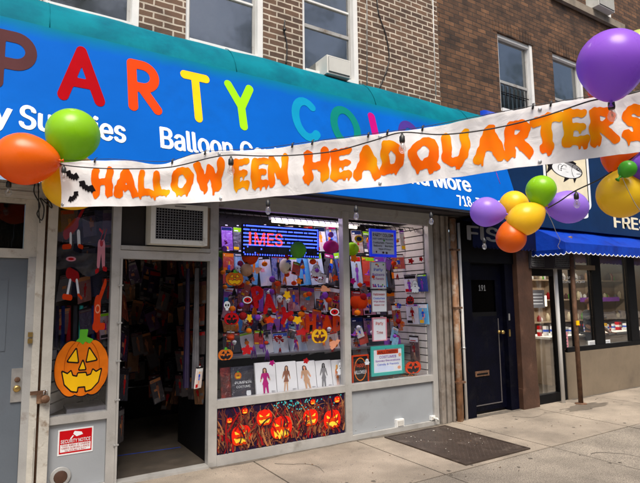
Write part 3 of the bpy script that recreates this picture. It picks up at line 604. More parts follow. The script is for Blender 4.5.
for i in range(34):
    px = random.uniform(132, 196); py = 264+i*4.2+6*rnd(); Y = random.uniform(6.2, 7.3); 
    if py > 400: continue
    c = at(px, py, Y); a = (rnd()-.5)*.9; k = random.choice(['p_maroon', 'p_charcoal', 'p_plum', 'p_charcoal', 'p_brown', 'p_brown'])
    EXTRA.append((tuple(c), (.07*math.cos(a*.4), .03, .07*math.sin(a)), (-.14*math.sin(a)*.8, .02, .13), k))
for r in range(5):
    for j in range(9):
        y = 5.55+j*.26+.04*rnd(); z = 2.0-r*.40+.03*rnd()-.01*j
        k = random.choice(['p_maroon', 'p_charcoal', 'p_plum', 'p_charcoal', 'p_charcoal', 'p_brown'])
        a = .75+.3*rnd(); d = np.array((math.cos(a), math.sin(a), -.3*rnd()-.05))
        pack((1.11+.03*rnd(), y, z), d*.085, np.array((.04*rnd()-.02, .05*rnd(), .15)), k, 'shade-darkened %s costume packet angled on the doorway left rack, row %d from the top' % (k[2:], r+1), G1, random.choice(FIG)() if j < 5 else None, h=.09)
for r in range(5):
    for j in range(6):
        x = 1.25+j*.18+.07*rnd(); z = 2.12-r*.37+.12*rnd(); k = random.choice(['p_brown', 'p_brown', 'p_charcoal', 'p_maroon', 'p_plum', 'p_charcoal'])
        pack((x, 7.6+.1*rnd(), z), (.07, 0, .01*rnd()), (0, .01, .145), k, 'shade-darkened %s costume packet on the rack deep inside the doorway, row %d from the top' % (k[2:], r+1), G1, random.choice(FIG)(), h=.08)
for c_, a_, b_, k in EXTRA: pack(c_, a_, b_, k, 'shade-darkened %s costume packet hanging askew in the gloom behind the doorway' % k[2:], G1, random.choice(FIG)() if rnd() < .6 else None, h=.1)
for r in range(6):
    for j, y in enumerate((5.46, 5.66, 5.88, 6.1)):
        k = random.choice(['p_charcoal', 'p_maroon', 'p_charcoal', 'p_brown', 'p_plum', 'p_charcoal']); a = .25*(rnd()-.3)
        pack((1.905, y+.05*rnd(), 2.0-r*.27+.05*rnd()), (-.03, .08, -.02*rnd()), (-.02*rnd(), .05*a, .12), k, 'shade-darkened %s costume packet on the doorway right partition, row %d from the top' % (k[2:], r+1), G1, random.choice(FIG)() if rnd() < .5 else None, h=.1)
t = thing('display_rack', 'dark wire rack of costume packets deep inside the doorway', 'rack', (1.7, 7.8, 0))
p = MB()
for z in (.45, .82, 1.19, 1.56, 1.93, 2.3): p.tube([(1.1, 7.78, z), (2.4, 7.78, z)], .008, 'steel')
p.build('rail', t); p = MB(); p.box(1.1, 2.6, 7.85, 7.87, 0, 2.6, 'roomdark'); p.build('back_panel', t)
for i, (k, x, w_) in enumerate((('greycloth', 1.84, .035), ('purplecloth', 1.775, .03), ('purplecloth', 1.80, .03))):
    M = MB(); n = 22; vs = []; y = 5.42+.1*i
    for zz in range(13):
        z = 2.0-zz*.105
        for j in range(n):
            a = 2*math.pi*j/n; r = w_*(.55+.5*zz/12)*(1+.22*math.sin(a*5+i)); vs.append((x+r*math.cos(a), y+r*.9*math.sin(a), z))
    M.add(vs, [(q*n+j, (q+1)*n+j, (q+1)*n+(j+1) % n, q*n+(j+1) % n) for q in range(12) for j in range(n)], k, True)
    tag(M.build('hanging_garment', loc=(x, y, 2)), ['pale grey long garment hanging nearest the right door jamb', 'dark purple long garment hanging leftmost by the right door jamb', 'dark purple garment hanging between the grey and the other purple one'][i], 'garment', 'garments hanging inside the doorway')
pack((1.83, 5.30, .86), (.04, .02, 0), (.01, 0, .10), 'p_white', 'bright patterned packet hanging low by the right door jamb', G1, FIG[2]())

# ------- left side window stickers
LS = 'stickers on the narrow left window'
def decal(name, px0, px1, py0, py1, Y, layers, label, cat, group=None, h=.025, tilt=0, glossy=False, th=.003):
    """flat cut-out on or just behind the glass"""
    x0, z1 = XZ(px0, (py0+py1)/2, Y)[0], XZ((px0+px1)/2, py0, Y)[1]; x1, z0 = XZ(px1, (py0+py1)/2, Y)[0], XZ((px0+px1)/2, py1, Y)[1]
    M = MB(); cx, cz = (x0+x1)/2, (z0+z1)/2; w_, h_ = x1-x0, z1-z0; ca, sa = math.cos(tilt), math.sin(tilt)
    eu = np.array((w_*ca, 0, w_*sa)); ev = np.array((-h_*sa, 0, h_*ca)); p0 = np.array((cx, Y, cz))-eu/2-ev/2
    art(M, plane(p0, eu, ev, (0, -1, 0)), layers, h)
    # backing sheet gives the cut-out its thickness
    vs, fs = march(layers[0][0], -.05, 1.05, -.05, 1.05, h*1.5); pl = plane(p0, eu, ev, (0, -1, 0))
    M.add([pl(u, v, -th+.001) for u, v in vs], [f_[::-1] for f_ in fs], layers[0][1])
    return tag(M.build(name, loc=(cx, Y, cz)), label, cat, group)
YG = F0+.052        # just behind the glass
decal('pumpkin_decal', 54, 109, 330, 398, F0+.034, jol(), 'large smiling jack-o-lantern cutout on the narrow left window', 'decoration', None, .014)
def skel_leg(c1='i_pink', c2='i_red'):
    return [(U_(seg((.35, .62), (.30, .2), .13, .09), seg((.55, .62), (.62, .2), .13, .09)), c1), (U_(seg((.3, .08), (.16, .05), .05), seg((.62, .12), (.8, .1), .05), ell(.45, .66, .1, .07)), c2), (U_(seg((.35, .7), (.55, .98), .015), seg((.55, .7), (.75, .98), .015), seg((.3, .97), (.5, .9), .03)), c2)]
decal('clown_decal', 62, 84, 207, 249, YG, [(U_(seg((.2, .35), (.6, .6), .14), seg((.6, .6), (.95, .98), .05)), 'i_dkred'), (U_(seg((.4, .35), (.42, .1), .05), seg((.75, .4), (.8, .12), .07)), 'i_white'), (U_(seg((.4, .06), (.1, .04), .06), seg((.8, .08), (.95, .05), .05)), 'i_redor')], 'red jacketed dancing figure sticker at top left of the narrow window', 'decoration', LS)
decal('clown_decal', 94, 110, 228, 274, YG, skel_leg(), 'pink trousered legs sticker at top right of the narrow window', 'decoration', LS)
decal('clown_decal', 60, 82, 266, 302, YG, [(seg((.4, .8), (.7, .7), .16), 'i_dkred'), (U_(seg((.45, .6), (.35, .2), .05), seg((.75, .6), (.85, .25), .05)), 'i_white'), (U_(seg((.2, .15), (.5, .12), .08), seg((.85, .2), (1., .1), .04)), 'i_redor')], 'red and white dancing figure sticker in the middle of the narrow window', 'decoration', LS)
decal('clown_decal', 91, 107, 280, 330, YG, [(U_(seg((.4, .15), (.4, .5), .2), seg((.5, .6), (.85, .95), .08), seg((.2, .07), (.85, .07), .07)), 'i_redor'), (ell(.42, .42, .16, .09), 'i_peach'), (ell(.42, .42, .11, .06), 'i_redor')], 'orange red figure sticker just above the big pumpkin cutout', 'decoration', LS)
decal('fish_decal', 66, 76, 256, 262, YG, [(ell(.5, .5, .5, .4), 'i_pink'), (ell(.5, .5, .3, .2), 'i_red')], 'tiny pink and red oval sticker between the dancing figures', 'decoration', LS)
M = MB(); pts = [at(px, py, 5.32) for px, py in ((50, 246), (75, 250), (112, 256))]
vs = []
for i in range(25):
    t_ = i/24; a = (1-t_)*pts[0]+t_*pts[2]+np.array((0, 0, .02*math.sin(9*t_)))
    for j in range(7): vs.append(a+np.array((0, .04*math.sin(j*1.7+i*.8), -.19*j/6-.03*math.sin(i*.5)*j/6)))
M.add(vs, [(i*7+j, i*7+j+1, (i+1)*7+j+1, (i+1)*7+j) for i in range(24) for j in range(6)], 'greycloth', True); tag(M.build('cobweb_cloth', loc=tuple(pts[1])), 'grey gauze cloth draped across the narrow left window', 'cloth')
M = MB()
for i in range(9):
    x = .50+i*.052; M.tube([(x, 5.38+.02*(i % 3), 1.62), (x+.012, 5.38, .95+.05*(i % 2))], [.018, .025], ['purplecloth', 'i_navy', 'i_dkred', 'darkcloth', 'i_tealf'][i % 5], 8)
tag(M.build('hanging_garment', loc=(.7, 5.4, 1.6)), 'row of dark sleeves hanging behind the big pumpkin cutout', 'garment')
M = MB(); M.box(.47, .93, 5.42, 5.44, 1.7, 2.55, 'backnavy'); tag(M.build('window_backdrop', loc=(.7, 5.43, 1.7)), 'dark blue patterned backdrop at the top of the narrow left window', 'poster')
random.seed(41)
for i in range(12):
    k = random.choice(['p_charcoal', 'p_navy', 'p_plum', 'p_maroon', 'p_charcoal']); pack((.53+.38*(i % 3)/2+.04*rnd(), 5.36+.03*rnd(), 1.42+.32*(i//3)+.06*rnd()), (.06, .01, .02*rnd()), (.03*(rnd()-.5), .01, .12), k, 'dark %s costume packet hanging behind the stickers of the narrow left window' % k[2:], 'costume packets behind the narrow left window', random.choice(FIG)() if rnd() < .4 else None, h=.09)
M = MB(); M.box(.60, .93, 5.24, 5.55, .642, .70, 'greycloth'); tag(M.build('folded_cloth', loc=(.75, 5.4, .642)), 'grey cloth folded on the sill of the narrow window', 'cloth')
# security notice
x0, z0 = XZ(57.5, 457, F0)[0], XZ(75, 454.5, F0)[1]; x1, z1 = XZ(94, 427, F0)[0], XZ(75, 429, F0)[1]
M = MB(); YS = F0+.028; M.box(x0, x1, YS-.002, YS+.002, z0, z1, 'whitepaper'); fr = fplane(x0, x1, z0, z1, YS-.002)
art(M, fr, [(I_(poly([(.04, .06), (.96, .06), (.96, .95), (.04, .95)]), Neg(poly([(.07, .12), (.93, .12), (.93, .42), (.07, .42)]))), 'i_red'), (U_(poly([(.42, .80), (.46, .90), (.66, .84), (.70, .74), (.52, .68)]), seg((.42, .72), (.36, .62), .02)), 'i_white')], .012)
text(M, 'SECURITY NOTICE', fr, .08, .92, .46, .60, 'i_white', .02, .003)
text(M, 'THIS AREA IS UNDER', fr, .1, .9, .33, .40, 'i_red', .01, .003); text(M, 'VIDEO SURVEILLANCE', fr, .1, .9, .23, .30, 'i_red', .01, .003); text(M, '24 HOURS A DAY', fr, .2, .8, .14, .20, 'i_red', .01, .003)
tag(M.build('security_sign', loc=(x0, YS, z0)), 'red and white security notice sticker on the grey panel by the doorway', 'sign')
# AC over the door
t = thing('air_conditioner', 'cream air conditioner in the transom over the shop doorway', 'air conditioner', (1.52, F0, 2.2))
M = MB(); a, b, c, d = 1.235, 1.795, 2.20, 2.60; yy = F0-.16
for q in ((a, a+.045, c, d), (b-.045, b, c, d), (a+.045, b-.045, c, c+.045), (a+.045, b-.045, d-.05, d)): M.box(q[0], q[1], yy, F0+.045, q[2], q[3], 'acw')
M.box(a+.045, b-.045, yy+.03, F0+.03, c+.045, d-.05, 'i_black'); M.build('housing', t)
M = MB()
for i in range(18): x = a+.05+i*(b-a-.1)/17; M.box(x-.003, x+.003, yy+.008, yy+.016, c+.045, d-.05, 'acg')
for i in range(13): z = c+.05+i*(d-c-.1)/12; M.box(a+.045, b-.045, yy+.002, yy+.007, z-.003, z+.003, 'acg')
M.build('grille', t); M = MB(); M.box(1.46, 1.57, yy-.002, yy+.001, d-.03, d-.018, 'i_grey'); M.build('badge', t)

# ================================================================= PARTY WINDOW DISPLAY
HO = 'halloween stickers on the shop window'
Yd = 5.62
G2 = 'costume packets crowding the party shop window'
random.seed(21)
def wpack(px0, px1, py0, py1, Y, k, label, fig=None, tilt=0, h=.07, name='costume_pack', group=G2, cat='costume'):
    x0, z1 = XZ(px0, (py0+py1)/2, Y)[0], XZ((px0+px1)/2, py0, Y)[1]; x1, z0 = XZ(px1, (py0+py1)/2, Y)[0], XZ((px0+px1)/2, py1, Y)[1]
    w_, h_ = (x1-x0)/2, (z1-z0)/2; ca, sa = math.cos(tilt), math.sin(tilt)
    return pack(((x0+x1)/2, Y, (z0+z1)/2), (w_*ca, 0, w_*sa), (-h_*sa, .12*h_, h_*ca), k, label, group, fig, h=h, name=name, cat=cat)
COLN = {'p_navy': 'navy', 'p_purple': 'purple', 'p_red': 'red', 'p_black': 'black', 'p_white': 'white', 'p_orange': 'orange', 'p_blue': 'blue', 'p_pink': 'pink'}
rows = [(226, 250, 'top', 5.95, 10), (252, 284, 'upper', 5.85, 11.5), (287, 311, 'middle', 5.85, 12), (313, 336, 'lower', 5.8, 12.5), (332, 352, 'shelf', 5.62, 15)]
for ri, (ya, yb, rn, Y, st) in enumerate(rows):
    px = 221+3*rnd()
    while px < 341:
        w_ = st*(.85+.35*rnd()); k = random.choice({0: ['p_black', 'p_black', 'p_purple', 'p_navy'], 1: ['p_white', 'p_navy', 'p_blue', 'p_purple', 'p_black', 'p_red'], 2: ['p_white', 'p_purple', 'p_black', 'p_black', 'p_navy', 'p_red'], 3: ['p_navy', 'p_blue', 'p_purple', 'p_black', 'p_orange', 'p_red'], 4: ['p_white', 'p_white', 'p_black', 'p_pink', 'p_white']}[ri])
        wpack(px, min(px+w_, 343), ya+2*rnd(), yb+2*rnd(), Y+.04*rnd(), k, '%s costume packet in the %s packet row of the wide shop window' % (COLN[k], rn), random.choice(FIG)() if rnd() < .75 else None, .34*(rnd()-.5)+(.15 if ri == 4 else 0))
        px += w_+.8
    px = 352
    lim = {0: 392, 1: 412, 2: 412, 3: 412, 4: 398}[ri]
    while px < lim:
        w_ = st*.95*(.85+.35*rnd()); k = random.choice(['p_blue', 'p_white', 'p_navy', 'p_pink', 'p_red', 'p_black', 'p_purple'])
        wpack(px, px+w_, ya+4+2*rnd(), yb+3+2*rnd(), Y+.04*rnd(), k, '%s costume packet in the %s packet row of the right-hand shop window' % (COLN[k], rn), random.choice(FIG)() if rnd() < .7 else None, .12*(rnd()-.5))
        px += w_+.8
# shelves + hanging rails + hooks
for pya, Y_, d_ in ((352, 5.50, .30), (311, 5.95, .1), (286, 5.95, .1), (251, 6.0, .1)):
    z = XZ(300, pya, Y_)[1]; M = MB(); M.box(1.98, 4.93, Y_, Y_+d_, z-.022, z, 'shelf')
    tag(M.build('display_shelf', loc=(3.4, Y_, z)), 'grey %s running across the party shop window, %s' % (('shelf', 'lowest, above the white costume packs') if pya == 352 else ('rail', {311: 'lowest of the packet rails', 286: 'middle packet rail', 251: 'topmost packet rail'}[pya])), 'shelf')
M = MB(); z = XZ(300, 219, 5.4)[1]; M.tube([(2.02, 5.4, z), (4.93, 5.4, z)], .008, 'steel')
for i in range(34):
    x = 2.05+i*.087; M.tube([(x, 5.4, z+.01), (x+.005, 5.37, z-.02), (x+.01, 5.36, z-.06), (x+.012, 5.34, z-.05)], .004, 'black', 5)
tag(M.build('hanging_rail', loc=(3.4, 5.4, z)), 'thin steel rail with black hooks along the top of the shop window', 'rail')
# fluorescent tube
t = thing('tube_light', 'lit fluorescent tube light at the top of the wide shop window', 'lamp', tuple(at(310, 224, 5.9)))
pa, pb = at(272, 220.5, 5.9), at(342, 227, 5.9); zt = (pa[2]+pb[2])/2
M = MB(); M.tube([(pa[0], 5.9, zt), (pb[0]+.25, 5.9, zt)], .018, 'tube', 10); M.build('tube', t); M = MB(); M.box(pa[0]-.03, pb[0]+.28, 5.86, 5.94, zt+.02, zt+.06, 'acw'); M.build('housing', t)
# row of white costume packs leaning on the sill
G3 = 'white costume packs standing in a row on the window sill'
spec = [(256, 277, ('i_mag', 'i_tan', 'i_brown', True), 'magenta catsuit'), (277, 298, ('i_fig', 'i_tan', 'i_brown'), 'brown patterned dress'), (298, 317, ('i_tan', 'i_peach', 'i_brown', True), 'tan bodysuit'), (317, 333, ('i_grey', 'i_grey', 'i_black', True), 'grey catsuit'), (333, 344, ('i_orange', 'i_peach', 'i_yel'), 'orange outfit behind a ghost')]
for i, (a, b, fg, nm) in enumerate(spec):
    sh = (a-256)*-.055; M = MB(); Y = 5.30
    x0 = XZ(a, 380, Y)[0]+.005; x1 = XZ(b, 380, Y)[0]-.005; z0 = .572; z1 = XZ((a+b)/2, 363+sh*.6, Y)[1]
    M.obox(((x0+x1)/2, Y+.03, (z0+z1)/2), (((x1-x0)/2, 0, 0), (0, .03, (z1-z0)/2), (0, .012, 0)), 'whitepaper')
    pl = plane((x0, Y-.014, z0), (x1-x0, 0, 0), (0, .06, z1-z0), (0, -1, 0)); L = figure(*fg)
    art(M, lambda u, v, o_, pl=pl, i=i: pl(.46+(u-.5)*(1.15, -.95, 1.25, -1.1, 1)[i]+(v-.5)*(.0, .12, -.18, .1, .05)[i], .04+v*(.86, .9, .88, .93, .85)[i], o_), L, .03, off=.002)
    for q in range(4): art(M, lambda u, v, o_, pl=pl, q=q: pl(.74+u*.2, .08+q*.035+v*.012, o_), [(poly([(0, 0), (1, 0), (1, 1), (0, 1)]), 'i_grey')], .5, box=(0, 1, 0, 1))
    tag(M.build('costume_pack', loc=(x0, Y, z0)), 'white costume pack with a model in %s, on the sill' % nm, 'costume', G3)
# black pack with a pumpkin, red pack
M = MB(); x0, x1 = XZ(232, 385, 5.4)[0], XZ(255, 385, 5.4)[0]; z1 = XZ(243, 367, 5.4)[1]
M.obox(((x0+x1)/2, 5.43, (.572+z1)/2), (((x1-x0)/2, 0, 0), (0, .03, (z1-.572)/2), (0, .014, 0)), 'p_black'); fr = plane((x0, 5.386, .572), (x1-x0, 0, 0), (0, .06, z1-.572), (0, -1, 0))
art(M, lambda u, v, o_: fr(.15+.3*u, .62+.25*v, o_), jol(rings=False), .06); text(M, 'PUMPKIN', fr, .15, .85, .48, .56, 'i_white', .01, .004); text(M, 'COSTUME', fr, .2, .8, .36, .43, 'i_white', .01, .004)
art(M, fr, [(poly([(.62, .1), (.82, .1), (.82, .26), (.62, .26)]), 'i_white')], .05); tag(M.build('costume_pack', loc=(x0, 5.4, .572)), 'black costume pack with a small pumpkin face, on the window sill', 'costume')
M = MB(); x0, x1 = XZ(221, 385, 5.42)[0], XZ(233, 385, 5.42)[0]; M.obox(((x0+x1)/2, 5.45, .75), (((x1-x0)/2, .01, 0), (0, .03, .17), (0, .014, 0)), 'p_red'); tag(M.build('costume_pack', loc=(x0, 5.4, .572)), 'red costume pack at the left end of the window sill', 'costume')
def words(t, *A):
    for a in A: M = MB(); text(M, *a); M.build('lettering', t)
def rects(M, fr, R, k, off=.001):
    for a, b, c, d in R: M.add([fr(a, c, off), fr(b, c, off), fr(b, d, off), fr(a, d, off)], [(0, 1, 2, 3)], k)
# LED sign
x0, x1 = XZ(243, 240, 5.33)[0], XZ(318, 240, 5.33)[0]; z0, z1 = XZ(280, 256.5, 5.33)[1], XZ(280, 227, 5.33)[1]
t = thing('led_sign', 'blue scrolling LED sign with red letters in the wide window', 'sign', (x0, 5.33, z0))
M = MB(); M.box(x0, x1, 5.325, 5.36, z0, z1, 'led_panel'); M.build('panel', t)
M = MB(); W_, H_ = x1-x0, z1-z0; fr = fplane(x0, x1, z0, z1, 5.325)
for r in range(16):
    for q in range(64):
        u, v = (q+.5)/64, (r+.5)/16
        edge = r in (0, 15) or q in (0, 63)
        if (r % 2 == 1 and r > 4 and rnd() < .93) or (edge and (q+r) % 2) or (r < 5 and rnd() < .05):
            red = q < 34 and 5 <= r <= 11
            du, dv = .0062, .021
            M.add([fr(u-du, v-dv, .002), fr(u+du, v-dv, .002), fr(u+du, v+dv, .002), fr(u-du, v+dv, .002)], [(0, 1, 2, 3)], 'led_blue')
M.build('blue_lights', t); M = MB()
vs, fs = tmesh('IMES', .02); X = [p[0] for p in vs]; Yv = [p[1] for p in vs]
rects(M, fr, [(.07, .095, .34, .76)], 'led_red', .004); text(M, 'MES', fr, .14, .50, .34, .76, 'led_red', 0, .004); M.build('red_letters', t)
M = MB(); e = .008
for q in ((x0-e, x0, z0-e, z1+e), (x1, x1+e, z0-e, z1+e), (x0, x1, z0-e, z0), (x0, x1, z1, z1+e)): M.box(q[0], q[1], 5.318, 5.362, q[2], q[3], 'i_black')
M.build('frame', t)
# framed shop sign
def framed(name, px0, px1, py0, py1, Y, fk, bw, lines, label, body='whitepaper', extra=None, cat='sign'):
    x0, x1 = XZ(px0, (py0+py1)/2, Y)[0], XZ(px1, (py0+py1)/2, Y)[0]; z0, z1 = XZ((px0+px1)/2, py1, Y)[1], XZ((px0+px1)/2, py0, Y)[1]
    t = thing(name, label, cat, (x0, Y, z0)); M = MB()
    for q in ((x0, x0+bw, z0, z1), (x1-bw, x1, z0, z1), (x0+bw, x1-bw, z0, z0+bw), (x0+bw, x1-bw, z1-bw, z1)): M.box(q[0], q[1], Y-.008, Y+.012, q[2], q[3], fk)
    M.build('frame', t); M = MB(); M.box(x0+bw, x1-bw, Y, Y+.008, z0+bw, z1-bw, body); fr = fplane(x0+bw, x1-bw, z0+bw, z1-bw, Y)
    if extra: extra(M, fr)
    for s_, a, b, c, d, k in lines: text(M, s_, fr, a, b, c, d, k, .015, .0035)
    M.build('face', t); return t
framed('shop_sign', 369.5, 396, 229.5, 257, 5.30, 'frameblue', .035, [('PARTY COLOR', .06, .9, .78, .93, 'i_black'), ('PARTY SUPPLIES  BALLOONS', .05, .95, .64, .72, 'i_navy'), ('Costumes  Favors', .05, .95, .47, .56, 'i_black'), ('Balloons', .08, .45, .33, .42, 'i_black'), ('Rentals', .58, .95, .33, .42, 'i_black'), ('Open 7 Days', .3, .85, .18, .27, 'i_black')], 'blue framed white sign listing the shop name and wares', 'i_paleblue',
       lambda M, fr: art(M, fr, [(ell(.93, .86, .04, .05), 'i_red'), (ell(.55, .62, .04, .05), 'i_leafg'), (U_(ell(.5, .08, .05, .05), ell(.65, .07, .05, .05), ell(.2, .1, .03, .05)), 'i_brown')], .02))
def dots(M, fr):
    for i in range(16):
        u, v = random.random()*.9+.05, random.choice([.08, .14, .86, .92])
        art(M, fr, [(ell(u, v, .05, .035), random.choice(['i_red', 'i_yel', 'i_blue', 'i_violet', 'i_mag', 'i_leafg']))], .03, off=.001+.0001*i)
framed('paper_notice', 370.5, 386, 262, 289, 5.29, 'steel', .006, [('Party', .2, .8, .64, .78, 'i_blue'), ('Balloons', .1, .9, .48, .58, 'i_violet'), ('& Favors', .15, .85, .33, .42, 'i_mag')], 'colourful framed flyer directly under the blue framed sign', 'i_white', dots)
framed('paper_notice', 371.5, 386.5, 290, 312, 5.29, 'steel', .006, [('Halloween', .1, .9, .76, .88, 'i_red'), ('Costumes', .1, .9, .58, .68, 'i_blue'), ('Wigs Masks', .1, .9, .42, .52, 'i_mag'), ('Make Up', .15, .85, .26, .35, 'i_red')], 'white flyer with red and blue lines, second below the blue framed sign', 'i_white')
framed('paper_notice', 372.5, 386.5, 317.5, 341, 5.29, 'i_pink', .012, [('Party', .2, .8, .66, .84, 'i_redor'), ('Time', .25, .75, .28, .42, 'i_red')], 'pink edged flyer with red lettering, third below the blue framed sign', 'i_white')
framed('halloween_sign', 371, 404, 345.5, 375, 5.30, 'i_tealf', .04, [('HALLOWEEN', .16, .84, .80, .93, 'i_black'), ('COSTUMES', .2, .8, .60, .71, 'i_violet'), ('Spooky Decorations', .06, .94, .44, .54, 'i_violet'), ('Candy & Favors', .12, .88, .28, .38, 'i_blue')], 'teal framed Halloween costumes sign on the sill of the right window', 'i_white',
       lambda M, fr: art(M, fr, [(poly([(.12, .77), (.88, .77), (.88, .96), (.12, .96)]), 'i_redor'), (lambda x, y: np.where((y < .2+.12*np.exp(-((x-.3)/.25)**2)) & (x < .7) & (x > .04) & (y > .04), -1., 1.), 'i_paleblue'), (U_(ell(.93, .7, .05, .08), ell(.9, .15, .06, .07)), 'i_peach')], .02, off=.0008))
framed('trick_sign', 352, 368.5, 355, 383.5, 5.33, 'i_redor', .016, [('Happy', .12, .88, .55, .75, 'i_redor'), ('HALLOWEEN', .08, .92, .32, .46, 'i_white')], 'black Happy Halloween sign with orange edges beside the mullion', 'i_black', lambda M, fr: art(M, fr, [(I_(ell(.5, .5, .42, .45), Neg(ell(.5, .5, .38, .41))), 'i_orange')], .03))
# hanging things and stickers
def dec(name, px, py, w, h, lay, label, Y=YG, tilt=0, group=HO, cat='decoration', hh=.03): return decal(name, px-w/2, px+w/2, py-h/2, py+h/2, Y, lay, label, cat, group, hh, tilt)
dec('pumpkin_decal', 234.5, 278, 18, 16, jol('i_pump', 'i_brown'), 'orange grinning pumpkin sticker at the upper left of the wide window', hh=.025)
dec('pumpkin_decal', 225.5, 354, 15, 13, jol('i_pump', 'i_brown', 'i_black'), 'orange pumpkin sticker at the lower left edge of the wide window')
dec('pumpkin_decal', 231.5, 318, 15, 14, jol('i_red', 'i_black', 'i_black', 'i_red'), 'red pumpkin sticker near the left edge of the wide window')
dec('pumpkin_decal', 319.5, 335, 16, 17, jol('i_yel', 'i_pumpd', 'i_brown', 'i_pumpd'), 'yellow pumpkin sticker at the lower right of the wide window', hh=.025)
dec('pumpkin_decal', 413, 366.5, 16, 15, jol('i_redor', 'i_black', 'i_black', 'i_black'), 'red orange pumpkin at the foot of the white slatwall', 5.23, hh=.025)
dec('pumpkin_decal', 410, 300, 8, 10, jol('i_dkred', 'i_black', 'i_black', 'i_black', False), 'small dark red pumpkin on the slatwall display', 5.24, hh=.05)
Lf = dict(y=[(s_leaf(.4), 'i_yel')], r=[(s_leaf(1.2), 'i_red')], o=[(s_leaf(.9), 'i_redor')], p=[(s_leaf(2.2, 3), 'i_peach')], m=[(s_leaf(.2), 'i_mag')], k=[(s_leaf(.1), 'i_orange')])
for px, py, w, h, k, lab, ti in ((287, 295, 9, 11, 'y', 'yellow leaf sticker high in the middle of the wide window', 0), (249.5, 318, 7, 10, 'y', 'yellow leaf sticker left of the blue packets', .1), (297.5, 320, 11, 10, 'y', 'bright yellow leaf sticker over a pumpkin in the lower rows', 0), (335, 278, 8, 8, 'o', 'tan orange leaf sticker at the right edge of the wide window', .2), (325, 289, 13, 8, 'p', 'peach leaf sticker at the right of the middle row', -.2),
                                  (258, 270, 10, 8, 'p', 'coral leaf sticker below the LED sign', .5), (270, 320, 12, 9, 'o', 'orange leaf sticker over the blue packets', 0), (302, 332, 15, 9, 'r', 'wide red leaf sticker left of the yellow pumpkin', .1), (247, 350, 14, 12, 'r', 'bright red leaf sticker above the black pumpkin pack', .2), (272, 363, 7, 7, 'm', 'magenta leaf sticker over the white packs', 0), (306, 361, 7, 7, 'r', 'small red leaf sticker over the white packs', 0), (334, 344, 15, 10, 'p', 'peach oblong leaf sticker at the lower right of the wide window', .5),
                                  (299, 281, 7, 8, 'k', 'orange leaf sticker on the upper row packets', .3), (354, 258.5, 9, 9, 'k', 'orange leaf sticker right of the mullion near the top', 0), (353, 281, 7, 8, 'm', 'pink leaf sticker right of the mullion', 0), (411, 261, 7, 7, 'r', 'red leaf sticker near the slatwall top', 0), (421, 259, 5, 6, 'r', 'small dark red leaf sticker highest on the slatwall', 0)):
    dec('leaf_decal', px, py, w, h, Lf[k], lab, tilt=ti)
EY = [(ell(.5, .5, .5, .45), 'i_white'), (ell(.5, .5, .4, .33), 'i_red'), (ell(.5, .5, .12, .12), 'i_black')]
for px, py, lab in ((247.5, 300, 'white ringed red eyeball sticker at the left of the wide window'), (334.5, 312, 'white ringed red eyeball sticker at the right of the wide window'), (359, 239, 'yellow eyeball sticker at the top left of the right window')): dec('eyeball_decal', px, py, 9, 8, EY if px != 359 else [(ell(.5, .5, .5, .45), 'i_yel'), (ell(.5, .5, .3, .28), 'i_navy')], lab)
for px, py, w, h, Y, lab in ((316, 271, 12, 14, 5.4, 'white ghost cutout hanging in the upper row of the wide window'), (340, 369, 8, 15, 5.25, 'white ghost figure at the right end of the white packs'), (415, 287, 10, 14, 5.21, 'small white ghost on the slatwall packets'), (367, 362, 6, 7, 5.28, 'tiny white ghost beside the Happy Halloween sign')): dec('ghost_decal', px, py, w, h, ghost(), lab, Y, group='ghost cutouts in the shop windows')
# looser second layer of small packets in front of the rows
random.seed(63)
for i in range(34):
    wide = i % 4 != 3; px = random.uniform(222, 334) if wide else random.uniform(352, 396); py = random.uniform(258, 335); w_ = random.uniform(5, 9); h_ = random.uniform(9, 16); k = random.choice(['p_red', 'p_orange', 'p_blue', 'p_white', 'p_pink', 'p_purple', 'p_black', 'p_red'])
    wpack(px, px+w_, py, py+h_, random.uniform(5.50, 5.60), k, 'small %s packet hung in front of the rows, %s of the %s shop window' % (COLN.get(k, 'pink'), 'upper half' if py < 297 else 'lower half', 'wide' if wide else 'right'), random.choice(FIG)() if rnd() < .4 else None, .9*(rnd()-.5))
# swarm of small hanging ornaments between glass and packets
random.seed(77)
ORN = [('pumpkin_ornament', 'orange pumpkin ornament', 'i_orange'), ('pumpkin_ornament', 'red pumpkin ornament', 'i_redor'), ('ball_ornament', 'black ball ornament', 'i_black'), ('ball_ornament', 'purple ball ornament', 'i_violet'), ('ball_ornament', 'dark red ball ornament', 'i_dkred'), ('tassel', 'red tassel', 'i_dkred'), ('tassel', 'black tassel', 'i_black'), ('tassel', 'orange tassel', 'i_orange'), ('pumpkin_ornament', 'orange pumpkin ornament', 'i_orange'), ('pumpkin_ornament', 'red pumpkin ornament', 'i_redor'), ('tassel', 'purple tassel', 'i_purp'), ('witch_hat', 'black witch hat', 'i_black'), ('witch_hat', 'purple witch hat', 'i_violet'), ('skull_ornament', 'white skull ornament', 'i_white'), ('skull_ornament', 'white skull ornament', 'i_white'), ('fabric_flower', 'red fabric flower', 'i_red'), ('fabric_flower', 'blue fabric flower', 'i_blue'), ('fabric_flower', 'orange fabric flower', 'i_orange')]
